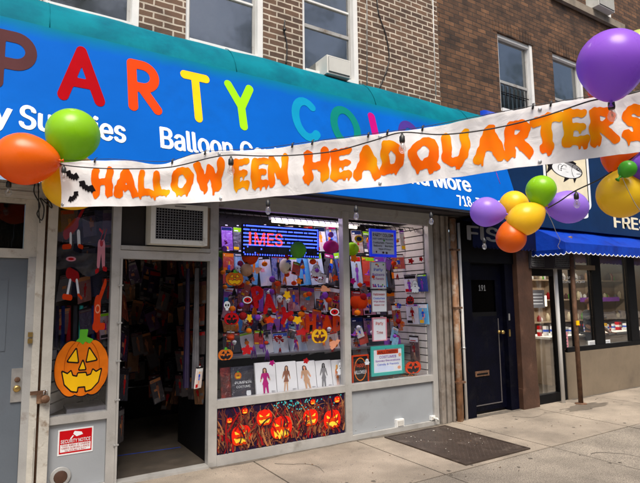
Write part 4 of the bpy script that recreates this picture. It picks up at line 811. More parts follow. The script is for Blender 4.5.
for i in range(165):
    wide = i % 4 != 3; px = random.uniform(222, 341) if wide else random.uniform(352, 402); py = random.uniform(232, 350); Y = random.uniform(5.30, 5.56); nm, lb, k = random.choice(ORN); c = at(px, py, Y); r = random.uniform(.018, .046); M = MB()
    if nm == 'tassel':
        n_ = 10
        for q in range(n_): a = 6.28*q/n_; M.tube([c, c+np.array((.4*r*math.cos(a), .4*r*math.sin(a), -r*1.1)), c+np.array((r*.7*math.cos(a+.3), r*.5*math.sin(a), -r*(2.6+.8*rnd())))], [.003, .0045, .002], k, 4)
    elif nm == 'witch_hat': M.lathe(c, (.15*rnd(), -.25, 1), [(-.3*r, 1.1*r), (-.25*r, 1.1*r), (-.2*r, .6*r), (.5*r, .3*r), (1.3*r, .04*r)], k, 14); M.lathe(c+V3(0, -.001, -.12*r), (.07, -.25, 1), [(0, .60*r), (.14*r, .56*r)], 'i_orange', 14)
    elif nm == 'skull_ornament':
        M.lathe(c, (0, 0, 1), [(-1.0*r, .35*r), (-.6*r, .5*r), (-.35*r, .82*r), (.1*r, .95*r), (.5*r, .8*r), (.8*r, .4*r), (.88*r, .05*r)], k, 14)
        for e_ in (-.35, .35): M.lathe(c+V3(e_*r, -.80*r, 0), (0, -1, 0), [(0, .24*r), (.06*r, .18*r)], 'i_black', 8)
    elif nm == 'fabric_flower':
        for q in range(26):
            d_ = np.array((random.gauss(0, 1), -abs(random.gauss(0, 1)), random.gauss(0, 1))); d_ /= np.linalg.norm(d_); e_ = np.cross(d_, (.3, .5, .8)); M.add([c, c+d_*r+e_*r*.3, c+d_*r*1.3, c+d_*r-e_*r*.3], [(0, 1, 2, 3)], k)
    else:
        n_ = 16; rb = .10 if nm[0] == 'p' else 0; vs = []
        for u in range(9):
            for q in range(n_): a = 6.28318*q/n_; rr_ = r*math.sin(math.pi*(u+.02)/8.04)*(1-rb*abs(math.sin(4*a))); vs.append((c[0]+rr_*math.cos(a), c[1]+rr_*math.sin(a), c[2]-r*(.8 if rb else 1)*math.cos(math.pi*u/8)))
        M.add(vs, [(u*n_+q, u*n_+(q+1) % n_, (u+1)*n_+(q+1) % n_, (u+1)*n_+q) for u in range(8) for q in range(n_)], k, True)
        if rb: M.tube([c+V3(0, 0, r*.7), c+V3(.004, 0, r*1.15)], [.006, .004], 'i_leafg', 5)
    M.tube([c+V3(0, 0, r*.8), c+V3(0, 0, r*.8+.07+.1*rnd())], .0012, 'i_black', 3)
    row = ('top', 'upper', 'middle', 'lower')[min(3, int((py-232)/30))]
    tag(M.build(nm, loc=tuple(c)), 'small %s hanging in the %s part of the %s shop window' % (lb, row, 'wide left' if wide else 'right'), 'ornament', 'small ornaments hanging in the shop windows')
# red PARTY letters on a swag
LETT = {}
def glyphs():
    r = .135
    S = seg
    LETT.update(
    H=(.80, U_(S((.14, .05), (.12, .95), r), S((.66, .03), (.68, .97), r), S((.14, .5), (.66, .52), r*.9))),
    A=(.86, U_(S((.10, .03), (.42, .93), r*1.05), S((.76, .03), (.44, .93), r*1.05), S((.26, .34), (.62, .34), r*.75))),
    L=(.66, U_(S((.14, .07), (.13, .95), r), S((.14, .10), (.54, .10), r))),
    O=(.88, arc(.44, .5, .31, .42, 0, 360, r, 20)),
    W=(1.15, U_(S((.10, .95), (.30, .08), r), S((.30, .08), (.57, .82), r*.85), S((.57, .82), (.82, .08), r*.85), S((.82, .08), (1.05, .97), r))),
    E=(.70, U_(S((.14, .05), (.13, .95), r), S((.14, .92), (.58, .92), r*.85), S((.14, .51), (.52, .5), r*.8), S((.14, .08), (.60, .09), r*.85))),
    N=(.84, U_(S((.13, .03), (.13, .95), r), S((.13, .93), (.70, .09), r), S((.71, .05), (.71, .97), r))),
    D=(.82, U_(S((.14, .05), (.14, .95), r), arc(.22, .5, .44, .42, -90, 90, r, 14), S((.14, .08), (.24, .08), r), S((.14, .92), (.24, .92), r))),
    Q=(.92, U_(arc(.44, .52, .32, .40, 0, 360, r, 20), S((.5, .25), (.82, -.02), r*.8))),
    U=(.82, U_(S((.13, .95), (.13, .35), r), S((.69, .95), (.69, .35), r), arc(.41, .36, .28, .28, 180, 360, r, 10))),
    R=(.84, U_(S((.14, .03), (.14, .95), r), arc(.3, .71, .30, .22, -90, 90, r*.95, 10), S((.14, .93), (.3, .93), r*.95), S((.14, .48), (.3, .48), r*.95), S((.34, .46), (.70, .03), r))),
    T=(.80, U_(S((.40, .03), (.40, .92), r*1.05), S((.06, .90), (.76, .92), r))),
    S=(.76, U_(arc(.39, .71, .24, .2, 35, 270, r, 10), arc(.37, .28, .26, .22, -150, 90, r, 10), )),
    P=(.74, U_(S((.12, .05), (.12, .95), r), arc(.3, .70, .28, .25, -90, 90, r, 10), S((.12, .95), (.3, .95), r), S((.12, .45), (.3, .45), r))),
    Y=(.76, U_(S((.38, .05), (.38, .48), r), S((.38, .48), (.10, .93), r), S((.38, .48), (.66, .93), r))),
    C=(.74, arc(.42, .5, .32, .43, 52, 308, r, 16)), B=(.7, U_(S((.12, .05), (.12, .95), r), arc(.28, .72, .26, .21, -90, 90, r, 8), arc(.28, .28, .3, .23, -90, 90, r, 8), S((.12, .95), (.28, .95), r), S((.12, .05), (.28, .05), r))))
glyphs()
t = thing('letter_garland', 'big red cutout letters strung slanting across the wide window', 'decoration', tuple(at(265, 303, 5.3)))
for ch, px, py, w, h, ti in (('P', 261, 298, 12, 19, .25), ('A', 270, 304, 12, 17, .1), ('Y', 283, 313, 12, 15, -.45)):
    W0, f_ = LETT[ch]; p0 = at(px-w/2, py+h/2, 5.3); x1 = at(px+w/2, py, 5.3)[0]; zt = at(px, py-h/2, 5.3)[2]; s_ = zt-p0[2]; sx = (x1-p0[0])/W0
    ca, sa = math.cos(ti), math.sin(ti); pl = plane(p0, (sx*ca, 0, sx*sa), (-s_*sa, 0, s_*ca), (0, -1, 0)); M = MB()
    vs, fs = march(f_, -.1, 1.25, -.12, 1.12, .035); M.add([pl(u, v, 0) for u, v in vs], fs, 'i_red'); M.add([pl(u, v, -.006) for u, v in vs], [q[::-1] for q in fs], 'i_dkred'); M.build('letter', t)
t = thing('letter_garland', 'dark orange cutout letters behind the yellow pumpkin sticker', 'decoration', tuple(at(325, 322, 5.45)))
for ch, px in (('H', 311), ('A', 327), ('D', 338)):
    W0, f_ = LETT[ch]; p0 = at(px-5, 331, 5.45); x1 = at(px+5, 325, 5.45)[0]; zt = at(px, 316, 5.45)[2]; s_ = zt-p0[2]; sx = (x1-p0[0])/W0
    pl = plane(p0, (sx, 0, 0), (0, 0, s_), (0, -1, 0)); M = MB(); vs, fs = march(f_, -.1, 1.25, -.12, 1.12, .05); M.add([pl(u, v, 0) for u, v in vs], fs, 'i_redor'); M.build('letter', t)
# paper lantern / balloons inside the window
def blob(px, py, r, D, k, name, label, cat, sq=.92, grp=None, ribs=0):
    c = at(px, py, D); R = r*(c@FW-EYE@FW)/FPX; M = MB(); n = 24
    prof = [(-R*sq*math.cos(math.pi*i/12), max(.004, R*math.sin(math.pi*i/12))) for i in range(13)]
    M.lathe(c, (0, 0, 1), prof, k, n)
    M.lathe(c+np.array((0, 0, R*sq-.004)), (0, 0, 1), [(0, R*.25), (.015, R*.22)], 'i_black', 10); M.tube([c+np.array((0, 0, R*sq)), c+np.array((0, 0, R*sq+.1))], .002, 'i_black', 4)
    return tag(M.build(name, loc=tuple(c)), label, cat, grp)
WB = 'balloons and paper globes hanging inside the party shop windows'
blob(298, 250, 8.5, 5.30, 'i_leafg', 'balloon', 'green balloon in front of the LED sign', 'balloon', 1, WB)
blob(250, 256, 8.5, 5.42, 'i_redor', 'balloon', 'dark orange balloon below the left end of the LED sign', 'balloon', 1.05, WB)
blob(246.5, 270, 6.5, 5.40, 'i_tan', 'balloon', 'tan balloon beside the orange grinning pumpkin sticker', 'balloon', 1, WB)
blob(285.5, 266, 6.2, 5.48, 'i_cream', 'balloon', 'cream balloon just under the LED sign', 'balloon', 1.25, WB)
blob(331, 247, 8, 5.40, 'i_mag', 'paper_globe', 'pink honeycomb paper globe right of the LED sign', 'decoration', .85, WB)
blob(352, 249, 7, 5.45, 'i_lime', 'paper_globe', 'lime green paper globe just right of the mullion', 'decoration', .95, WB)
t = thing('pumpkin_bucket', 'orange pumpkin shaped bucket hanging in the right window', 'bucket', tuple(at(359, 300, 5.42)))
c = at(359, 302, 5.42); M = MB(); n = 32; prof = [(-.085, .06), (-.08, .085), (-.03, .112), (.02, .115), (.06, .10), (.075, .092)]
vs = [(c[0]+r*math.cos(2*math.pi*j/n)*(1-.05*abs(math.sin(4*2*math.pi*j/n))), c[1]+r*math.sin(2*math.pi*j/n)*(1-.05*abs(math.sin(4*2*math.pi*j/n))), c[2]+h) for h, r in prof for j in range(n)]
M.add(vs, [(i*n+j, i*n+(j+1) % n, (i+1)*n+(j+1) % n, (i+1)*n+j) for i in range(5) for j in range(n)]+[tuple(range(n))[::-1]], 'i_redor', True); M.build('bucket', t)
M = MB(); M.tube([(c[0]+.1*math.cos(a), c[1], c[2]+.07+.09*math.sin(a)) for a in [math.pi*i/10 for i in range(11)]], .004, 'i_black', 6); M.build('handle', t)
# bottom of the right window: raffia, slat packets
G4 = 'packets hanging on the white slatwall'
for px, py, w, h, k, lab in ((411, 284, 12, 17, 'p_white', 'white packet with a ghost, upper on the slatwall'), (423, 283, 9, 17, 'p_blue', 'pale blue packet right of the ghost packet'), (413, 314, 12, 20, 'p_white', 'white and red packet in the middle of the slatwall'), (424, 314, 9, 20, 'p_blue', 'bright blue packet in the middle of the slatwall'), (415, 349, 9, 24, 'p_black', 'dark packet hanging lowest on the slatwall'), (397, 318, 8, 26, 'p_orange', 'yellow orange packet left of the slatwall'), (405, 240, 10, 20, 'p_black', 'black packet hanging beside the blue framed sign'), (398, 262, 12, 14, 'p_red', 'red packet below the blue framed sign right corner')):
    if px < 406: wpack(px-w/2, px+w/2, py-h/2, py+h/2, 5.62, k, lab, random.choice(FIG)(), .05, group=G4); continue
    def onX(a, b): d_ = ray(a, b); return EYE+d_*4.93/d_[0]
    A_, B_2, T_, Bt = onX(px-w/2, py), onX(px+w/2, py), onX(px, py-h/2), onX(px, py+h/2)
    pack((4.925, (A_[1]+B_2[1])/2, (T_[2]+Bt[2])/2), (0, (B_2[1]-A_[1])/2, 0), (-.01, 0, (T_[2]-Bt[2])/2), k, lab, G4, random.choice(FIG)())
M = MB()
for i in range(130):
    x = random.uniform(4.2, 4.92); y = random.uniform(5.27, 5.5); z = .575+.05*rnd(); a = rnd()*6.28; l_ = .03+.06*rnd()
    M.tube([(x, y, z), (x+l_*.5*math.cos(a), y+l_*.5*math.sin(a), z+.02*rnd()), (x+l_*math.cos(a), y+l_*math.sin(a), z-.005)], .002, 'i_tan' if i % 3 else 'i_orange', 4)
o = M.build('raffia', loc=(4.6, 5.4, .57)); o['kind'] = 'stuff'; o['label'] = 'tan raffia strands strewn on the right window sill'; o['category'] = 'raffia'
# dark red ornaments left edge
for px, py, w, h, k, lab in ((227, 306, 8, 10, 'i_white', 'white skull face sticker at the left edge'), ):
    dec('skull_decal', px, py, w, h, [(U_(ell(.5, .6, .4, .38), poly([(.3, .3), (.7, .3), (.66, .05), (.34, .05)])), k), (U_(ell(.35, .58, .11, .12), ell(.65, .58, .11, .12), ell(.5, .38, .05, .06)), 'i_black')], lab)
# poster below
x0, x1, z0, z1 = 1.985, 3.55, .105, .556
t = thing('cornfield_poster', 'long poster of glowing red jack-o-lanterns in a dark cornfield below the wide window', 'poster', (x0, F0+.02, z0))
M = MB(); M.box(x0, x1, F0+.014, F0+.03, z0, z1, 'i_pbg'); fr = fplane(x0, x1, z0, z1, F0+.014); off = .0004; random.seed(5)
def pump(u, v, s_, mood, off):
    A = (z1-z0)/(x1-x0); g_ = lambda a, b, o_: fr(u+(a-.5)*s_*A, v+(b-.5)*s_, o_)
    B_ = U_(ell(.5, .48, .3, .40), ell(.32, .47, .26, .38), ell(.68, .47, .26, .38)); st = seg((.5, .85), (.58, 1.), .05)
    E_ = U_(poly([(.20, .68), (.44, .52), (.24, .52)]), poly([(.80, .68), (.56, .52), (.76, .52)]))
    if mood: Mo = poly([(.18, .42), (.28, .30), (.34, .42), (.42, .26), (.5, .42), (.58, .26), (.66, .42), (.72, .30), (.82, .42), (.76, .12), (.66, .22), (.58, .04), (.5, .20), (.42, .04), (.34, .22), (.24, .12)])
    else: Mo = poly([(.16, .40), (.34, .34), (.5, .38), (.66, .34), (.84, .40), (.72, .18), (.6, .22), (.5, .14), (.4, .22), (.28, .18)])
    art(M, g_, [(st, 'i_bl2'), (B_, 'i_glowr'), (I_(B_, ell(.5, .25, .32, .3)), 'i_redor'), (I_(B_, U_(arc(.5, .48, .14, .4, 100, 260, .008), arc(.5, .48, .14, .4, -80, 80, .008), arc(.5, .48, .3, .4, 110, 250, .01), arc(.5, .48, .3, .4, -70, 70, .01))), 'i_dkred'), (U_(E_, Mo), 'i_glowy')], .035, off=off, st=.0001)
def blade(off, big=1):
    u = rnd(); v = -.02+.5*rnd(); L_ = (.25+.5*rnd())*big; a = 1.57+(rnd()-.5)*1.3; cu = (rnd()-.5)*3.2; w_ = .003+.006*rnd(); pts = []; n = 8; x, y = u, v
    A = (z1-z0)/(x1-x0)
    for i in range(n+1):
        pts.append((x, y, w_*(1-(i/n)**2)+.0005, a)); x += L_/n*math.cos(a)*A; y += L_/n*math.sin(a); a += cu/n
    vs = []
    for (x, y, w__, a) in pts:
        for s__ in (-1, 1): vs.append(fr(min(1, max(0, x-s__*w__*math.sin(a)*.8)), min(1, max(0, y+s__*w__*2.4*math.cos(a))), off))
    M.add(vs, [(2*i, 2*i+1, 2*i+3, 2*i+2) for i in range(n)], random.choice(['i_bl1', 'i_bl2', 'i_bl2', 'i_bl4', 'i_bl4', 'i_bl1', 'i_bl4', 'i_bl3', 'i_dkred']))
for i in range(620): blade(off, 1.1); off += .000012
for i in range(60):
    a = .62+.14*random.gauss(0, 1)*.8; b = .9+.10*random.gauss(0, 1); 
    if 0 < a < 1 and b < .99: art(M, fr, [(ell(a, b, .006, .02), 'i_tealdot')], .012, box=(a-.01, a+.01, b-.03, b+.03), off=off); off += .00001
for u, v, s_, m_ in ((.165, .36, .56, 0), (.335, .68, .46, 0), (.465, .40, .66, 1), (.70, .52, .50, 0), (.885, .40, .58, 0), (.72, .88, .16, 0), (.19, .88, .16, 0), (.93, .86, .2, 0), (.08, .72, .15, 0)): pump(u, v, s_, m_, off); off += .0008
for i in range(70): blade(off, .6); off += .000012
M.build('print', t)

# ================================================================= AWNING
aP0 = np.array((0, 4.50, 2.755)); aP1 = np.array((0, 4.87, 4.04)); aN = np.cross((1, 0, 0), aP1-aP0); aN /= np.linalg.norm(aN)
if aN[1] > 0: aN = -aN
AX0, AX1 = -3.2, 6.12
aL = np.linalg.norm(aP1-aP0); aE = (aP1-aP0)/aL
def awn(px, py):
    d = ray(px, py); t_ = ((aP0-EYE)@aN)/(d@aN); q = EYE+d*t_; return q[0], (q-aP0)@aE
def afr(u, v, o): return np.array((u, 0, 0))+aP0+aE*v+aN*o
t = thing('shop_awning', 'long blue shop awning with teal top edge and coloured PARTY COLOR letters', 'awning', (1.5, 4.5, 2.73))
prof = [(4.515, 2.73), (4.50, 2.755), (4.87, 4.04), (4.90, 4.13), (4.95, 4.22), (5.03, 4.32), (5.12, 4.39), (5.195, 4.43)]
nx = 70; xs = np.linspace(AX0, AX1, nx+1)
def shell(k, ia, ib, nm):
    M = MB(); pr = prof[ia:ib+1]; n = len(pr); vs = []
    for x in xs:
        for j, (y, z) in enumerate(pr):
            dz = (.006*math.sin(x*3.1)+.004*math.sin(x*7.7+1)) if z > 4.1 else 0
            vs.append((x, y, z+dz*(1 if z < 4.42 else 1.4)))
    M.add(vs, [(i*n+j, (i+1)*n+j, (i+1)*n+j+1, i*n+j+1) for i in range(nx) for j in range(n-1)], k, nm != 'front_panel'); return M
M = shell('awnblue', 0, 2, 'front_panel'); M.add([(AX1, y, z) for y, z in prof[1:3]]+[(AX1, 5.195, 4.04), (AX1, 5.195, 2.93)], [(0, 3, 2, 1)], 'awnblue'); M.add([(AX0, y, z) for y, z in prof[1:3]]+[(AX0, 5.195, 4.04), (AX0, 5.195, 2.9)], [(0, 1, 2, 3)], 'awnblue'); M.build('front_panel', t)
M = shell('awnteal', 2, 7, 'teal_top'); M.add([(AX1, y, z) for y, z in prof[2:]]+[(AX1, 5.195, 4.04)], [tuple(range(7))], 'awnteal')
for sx in (-1.7, .3, 2.05, 3.9, 5.6): M.tube([(sx, y-.003, z+.003) for y, z in prof[2:]], .004, 'awnteal', 5)
M.build('top_roll', t)
M = MB(); M.tube([(AX0, 4.52, 2.745), (AX1, 4.52, 2.745)], .016, 'darkbox', 8); M.tube([(AX0, 4.93, 4.02), (AX1, 4.93, 4.02)], .014, 'steel', 8)
for x in (-3.1, -1.3, .5, 2.3, 4.1, 6.0): M.tube([(x, 4.53, 2.77), (x, 5.19, 3.02)], .012, 'steel', 6); M.tube([(x, 4.53, 2.77), (x, 4.90, 4.0)], .012, 'steel', 6)
M.build('frame', t)
# big rounded letters
lets = [('P', -8, 37, 58, 'i_brown'), ('A', 57.5, 104.5, 76, 'i_crim'), ('R', 127, 160.5, 86, 'i_redor'), ('T', 182, 211.5, 98, 'i_yel'), ('Y', 226.5, 255.7, 106, 'i_lime'), ('C', 292.5, 318, 120, 'i_teal'), ('O', 331, 359.5, 126, 'i_green'), ('L', 371.5, 391, 132, 'i_mag'), ('O', 399, 422, 138, 'i_pur'), ('R', 436, 452, 145, 'i_blue')]
sT = np.mean([awn(81, 47)[1], awn(144, 60)[1], awn(196, 74)[1], awn(345, 108)[1]]); sB = np.mean([awn(104, 104.5)[1], awn(158, 114)[1], awn(195, 123)[1], awn(240, 130)[1]])
RR = {'A': U_(seg((.10, .07), (.42, .92), .10), seg((.74, .07), (.42, .92), .10), seg((.24, .33), (.60, .33), .085)), 'P': U_(seg((.10, .09), (.10, .91), .10), arc(.36, .67, .27, .24, -90, 90, .10, 14), seg((.10, .91), (.36, .91), .10), seg((.10, .43), (.36, .43), .10)),
      'R': U_(seg((.10, .09), (.10, .91), .09), arc(.30, .69, .23, .22, -90, 90, .09, 14), seg((.10, .91), (.30, .91), .09), seg((.10, .47), (.30, .47), .09), seg((.28, .45), (.55, .09), .09)), 'T': U_(seg((.32, .08), (.32, .92), .085), seg((.09, .92), (.56, .92), .085)),
      'Y': U_(seg((.32, .08), (.32, .48), .085), seg((.32, .48), (.09, .92), .085), seg((.32, .48), (.56, .92), .085)), 'C': arc(.36, .5, .27, .41, 48, 312, .09, 18), 'O': arc(.38, .5, .29, .41, 0, 360, .09, 24), 'L': U_(seg((.09, .09), (.09, .91), .09), seg((.09, .09), (.45, .09), .09))}
RW = dict(A=.84, P=.73, R=.64, T=.65, Y=.65, C=.64, O=.76, L=.54)
for ch, a, b, ym, k in lets:
    xa, xb = awn(a, ym)[0], awn(b, ym)[0]; hs = sT-sB; vs, fs = march(RR[ch], -.05, .9, -.05, 1.05, .02); M = MB()
    M.add([afr(xa+u/RW[ch]*(xb-xa), sB+v*hs, .003) for u, v in vs], fs, k); M.build('letter', t)
M = MB(); capL = np.mean([awn(30, 128)[1], awn(168, 149)[1], awn(448, 189.5)[1]]); capT = np.mean([awn(30, 107)[1], awn(168, 129)[1]])
def aw_text(s_, pxa, pxb, py, desc=0, asc=0, c0=capL, c1=capT):
    xa, xb = awn(pxa, py)[0], awn(pxb, py)[0]; text(M, s_, afr, xa, xb, c0-desc*(c1-c0), c1+asc*(c1-c0), 'i_white', .028, .003)
xs1 = awn(20, 118)[0]; xe1 = awn(125, 134)[0]
words(t, ('Supplies', afr, xs1, xe1, capL-.28*(capT-capL), capT+.04*(capT-capL), 'i_white', .03, .003))
words(t, ('Party', afr, xs1-.62, awn(11, 116)[0], capL-.28*(capT-capL), capT, 'i_white', .03, .003))
xB = awn(161, 140)[0]; words(t, ('Balloon', afr, xB, awn(232, 150)[0], capL, capT+.04*(capT-capL), 'i_white', .03, .003))
words(t, ('Center', afr, awn(241, 152)[0], awn(241, 152)[0]+.62, capL, capT, 'i_white', .03, .003))
xM = awn(469, 183)[0]; wM = xM-awn(434, 183)[0]; words(t, ('More', afr, xM-wM, xM, capL, capT, 'i_white', .03, .003)); words(t, ('And', afr, xM-wM-.10-wM*.75, xM-wM-.10, capL, capT+.02, 'i_white', .03, .003))
sa, sb_ = awn(470, 207)[1], awn(470, 197)[1]; words(t, ('718-707-1558', afr, awn(458, 201)[0], awn(510, 204)[0], sa, sb_, 'i_white', .03, .003))
M = MB(); mx_, ms_ = awn(494.6, 168); art(M, lambda u, v, o: afr(mx_-.07+.14*u, ms_-.08+.2*v, o), [(ell(.5, .6, .45, .4), 'i_mag'), (U_(seg((.5, .25), (.5, .0), .012), poly([(.42, .14), (.58, .14), (.5, .24)])), 'i_mag')], .04, off=.003); M.tube([afr(mx_, ms_-.08, .003), afr(mx_+.01, ms_-.25, .003)], .003, 'i_mag', 4); M.build('balloon_logo', t)

# ================================================================= RIGHT BUILDING (fish market)
B2 = thing('brick_building', 'dark brown brick building above the blue fish market awning', 'building', (9, Y0, 0))
wn = [(6.70, 7.60, 4.6, 5.92), (8.16, 9.06, 4.6, 5.95), (9.35, 10.25, 7.12, 8.7), (11.2, 12.1, 4.6, 5.95), (6.7, 7.6, 7.12, 8.7)]
YW2 = YW
w = wall_with_holes(5.362, 22, 2.7, 13, YW2, wn, 'brick2', .2)
w.box(5.362, 22, YW2+.4, YW2+.5, 2.7, 13, 'roomdark'); w.box(5.362, 22, YW2+.5, 12, 12.9, 13, 'darkbox')
# soldier course lintels
for a, b, c, d in wn[:2]:
    n = int((b-a+.2)/.075)
    for i in range(n): w.box(a-.1+i*.075, a-.1+i*.075+.064, YW2-.006, YW2+.02, d+.005, d+.2, 'brick2')
w.build('wall', B2)
for i, (a, b, c, d) in enumerate(wn):
    upper_window(B2, a, b, c, d, c+.54 if i < 2 else c+.8, None)
w = MB(); w.box(8.2, 10.6, YW2-.07, YW2+.0, 6.98, 7.12, 'stone'); w.build('stone_sill', B2)
for k in range(2):
    w = MB(); a, b, c, d = wn[k]
    for i in range(7): x = a+.09+i*(b-a-.2)/6.5; w.tube([(x, YW2+.06, c), (x, YW2+.06, c+.5)], .008, 'black', 6)
    w.tube([(a+.06, YW2+.06, c+.36), (b-.1, YW2+.06, c+.36)], .008, 'black', 6)
    w.build('window_guard', B2)
F2 = Y0
# navy door bay
PX = lambda px, py=300: XZ(px, py, F2)[0]
p = MB(); p.box(5.56, 5.74, F2-.03, F2+.12, 0, 2.15, 'navy'); p.box(6.50, 6.68, F2-.01, F2+.12, 0, 2.15, 'navy'); p.box(5.56, 6.70, F2-.02, F2+.1, 2.15, 2.75, 'black'); p.build('door_frame', B2)
xD0, xD1 = 5.745, 6.50
gz0, gz1 = XZ(484, 312, F2+.1)[1], XZ(484, 280, F2+.1)[1]
p = MB(); yA, yB_ = F2+.07, F2+.11
p.box(xD0, xD1, yA, yB_, .04, gz0-.06, 'navy'); p.box(xD0, xD0+.1, yA, yB_, gz0-.06, 2.13, 'navy'); p.box(xD1-.13, xD1, yA, yB_, gz0-.06, 2.13, 'navy'); p.box(xD0+.1, xD1-.13, yA, yB_, gz1, 2.13, 'navy'); p.box(xD0+.1, xD1-.13, yA, yB_, gz0-.06, gz0, 'black')
p.box(xD0+.08, xD1-.1, yA-.008, yA, .12, .132, 'i_dimg'); p.box(xD1-.113, xD1-.102, yA-.008, yA, .132, gz0-.1, 'i_dimg'); p.box(xD1+.003, xD1+.012, yA-.02, yA, .05, 2.1, 'i_dimg')
d = p.build('entrance_door', B2)
p = MB(); p.box(xD0+.1, xD1-.13, yA+.015, yA+.021, gz0, gz1, 'gldark'); fr = fplane(xD0+.1, xD1-.13, gz0, gz1, yA+.014); text(M := MB(), '191', fr, .34, .62, .66, .84, 'i_dim', .02, .002); p.build('pane', d); M.build('house_number', d)
sx0, sz0 = XZ(475, 377, yA); sx1, sz1 = XZ(488.5, 370, yA); p = MB(); p.box(sx0, sx1, yA-.012, yA, sz0, sz1, 'rust'); p.box(sx0+.03, sx1-.03, yA-.014, yA-.012, sz0+.02, sz1-.03, 'black'); p.build('mail_slot', d)
p = MB(); kx, kz = XZ(499, 332, yA); p.lathe((kx, yA, kz), (0, -1, 0), [(0, .03), (.01, .03), (.02, .014), (.05, .014), (.055, .03), (.085, .026)], 'bronze', 12); p.build('knob', d)
p = MB(); p.box(xD0, xD1, yB_, yB_+.02, 0, 2.15, 'roomdark'); p.build('backing', d)
for px, py in ((509, 317), (509.5, 333)): 
    x, z = XZ(px, py, F2-.012); p = MB(); p.box(x-.014, x+.014, F2-.02, F2-.01, z-.05, z+.05, 'steel' if py < 320 else 'bronze'); tag(p.build('doorbell', loc=(x, F2, z)), 'small metal doorbell on the navy jamb, the %s one' % ('upper' if py < 320 else 'lower brassy'), 'doorbell')
# graffiti on left navy jamb
p = MB(); random.seed(9)
for i in range(7):
    px, py = 456.5+i*1.1, 293+i*4.6; P = [at(px+random.uniform(-1.6, 1.6), py+random.uniform(-3, 3), F2-.032) for _ in range(5)]; p.tube(P, .0025, 'i_grey', 4)
tag(p.build('graffiti', loc=(5.65, F2-.03, 1.6)), 'thin pale scribbled graffiti on the navy door frame', 'graffiti')
# column
p = MB(); p.box(6.70, 7.05, F2-.08, F2+.1, 0, 2.55, 'browncol'); p.box(6.68, 7.06, F2-.085, F2+.1, .0, .30, 'browncol'); p.build('column', B2)
# glass door
gx0, gx1 = 7.062, 7.95
p = MB(); p.box(gx0, gx0+.07, F2, F2+.08, 0, 2.1, 'black'); p.box(7.70, 7.90, F2, F2+.08, 0, 2.1, 'black'); p.box(gx0+.07, 7.70, F2, F2+.08, 0, .14, 'black'); p.box(gx0+.07, 7.70, F2, F2+.08, 1.98, 2.1, 'black'); p.box(gx0, 8.9, F2-.02, F2+.09, 2.10, 2.18, 'stucco')
d = p.build('glass_door', B2); p = MB(); p.box(gx0+.07, 7.70, F2+.035, F2+.041, .14, 1.98, 'glfish'); p.build('pane', d); p = MB(); p.tube([(7.74, F2-.04, .9), (7.74, F2-.04, 1.2)], .012, 'steel'); p.box(7.73, 7.75, F2-.04, F2, .9, .92, 'steel'); p.box(7.73, 7.75, F2-.04, F2, 1.18, 1.2, 'steel'); p.build('handle', d)
# shop windows
p = MB(); zs_, zt_ = .80, 2.50
for a, b in ((7.90, 7.96), (8.25, 8.32), (8.82, 9.10), (9.98, 10.25), (12.2, 12.4), (14, 14.2)): p.box(a, b, F2+.0, F2+.09, zs_, 2.7, 'black')
p.box(7.96, 16, F2-.01, F2+.1, zs_-.06, zs_+.02, 'black'); p.box(7.96, 16, F2+.005, F2+.09, 2.5, 2.7, 'black'); p.build('window_frame', B2)
for a, b in ((7.96, 8.25), (8.32, 8.82), (9.10, 9.98), (10.25, 12.2), (12.4, 14), (14.2, 16)):
    p = MB(); p.box(a+.002, b-.002, F2+.04, F2+.046, zs_+.02, 2.5, 'glfish'); p.build('shop_window_pane', B2)
p = MB(); p.box(7.9, 22, F2-.015, F2+.12, 0, zs_-.06, 'stucco'); p.build('stucco_sill_wall', B2)
p = MB(); p.add([(6.72, F2+.1, .0015), (16, F2+.1, .0015), (16, 9, .0015), (6.72, 9, .0015)], [(0, 1, 2, 3)], 'roomfloor'); p.add([(6.72, F2+.1, 2.8), (16, F2+.1, 2.8), (16, 9, 2.8), (6.72, 9, 2.8)], [(3, 2, 1, 0)], 'shopwall')
p.box(6.72, 16, 8.4, 8.45, 0, 2.8, 'shopwall'); p.box(6.72, 6.75, F2+.12, 8.4, 0, 2.8, 'shopwall'); p.box(16, 16.05, F2+.1, 8.4, 0, 2.8, 'shopwall'); p.build('shop_interior', B2)
# things inside the fish shop
t = thing('shelving', 'wooden wall shelving with jars behind the fish market windows', 'shelf', (11, 8.2, 0))
p = MB()
for z in (1.0, 1.55, 2.05): p.box(8.6, 15.5, 8.05, 8.39, z, z+.03, 'shopshelf')
for x in (8.6, 10.4, 12.2, 14, 15.5): p.box(x-.02, x+.02, 8.04, 8.39, .6, 2.3, 'shopshelf')
p.build('boards', t)
random.seed(4)
for i in range(96):
    x = 8.72+i*.0700; z = random.choice([1.03, 1.58, 2.08]); h = .10+.12*rnd(); p = MB(); k = random.choice(['i_white', 'i_tan', 'i_cream', 'i_dkred', 'i_cream', 'i_brown', 'i_brown', 'i_leafg', 'i_grey'])
    p.lathe((x, 8.2, z), (0, 0, 1), [(0, .05), (h*.7, .05), (h*.85, .025), (h, .025)], k, 10)
    tag(p.build('jar', loc=(x, 8.2, z)), 'small %s jar on the %s board of the fish market shelving' % (k[2:].replace('dkred', 'red').replace('leafg', 'green'), {1.03: 'lowest', 1.58: 'middle', 2.08: 'top'}[z]), 'jar', 'jars on the fish market shelving')
p = MB(); x0, z0 = XZ(581, 302, 7.0); p.box(x0, x0+1.6, 6.98, 7.02, z0, z0+.10, 'i_purp'); tag(p.build('shelf_banner', loc=(x0, 7, z0)), 'purple strip sign hanging inside the fish market', 'sign')
random.seed(6)
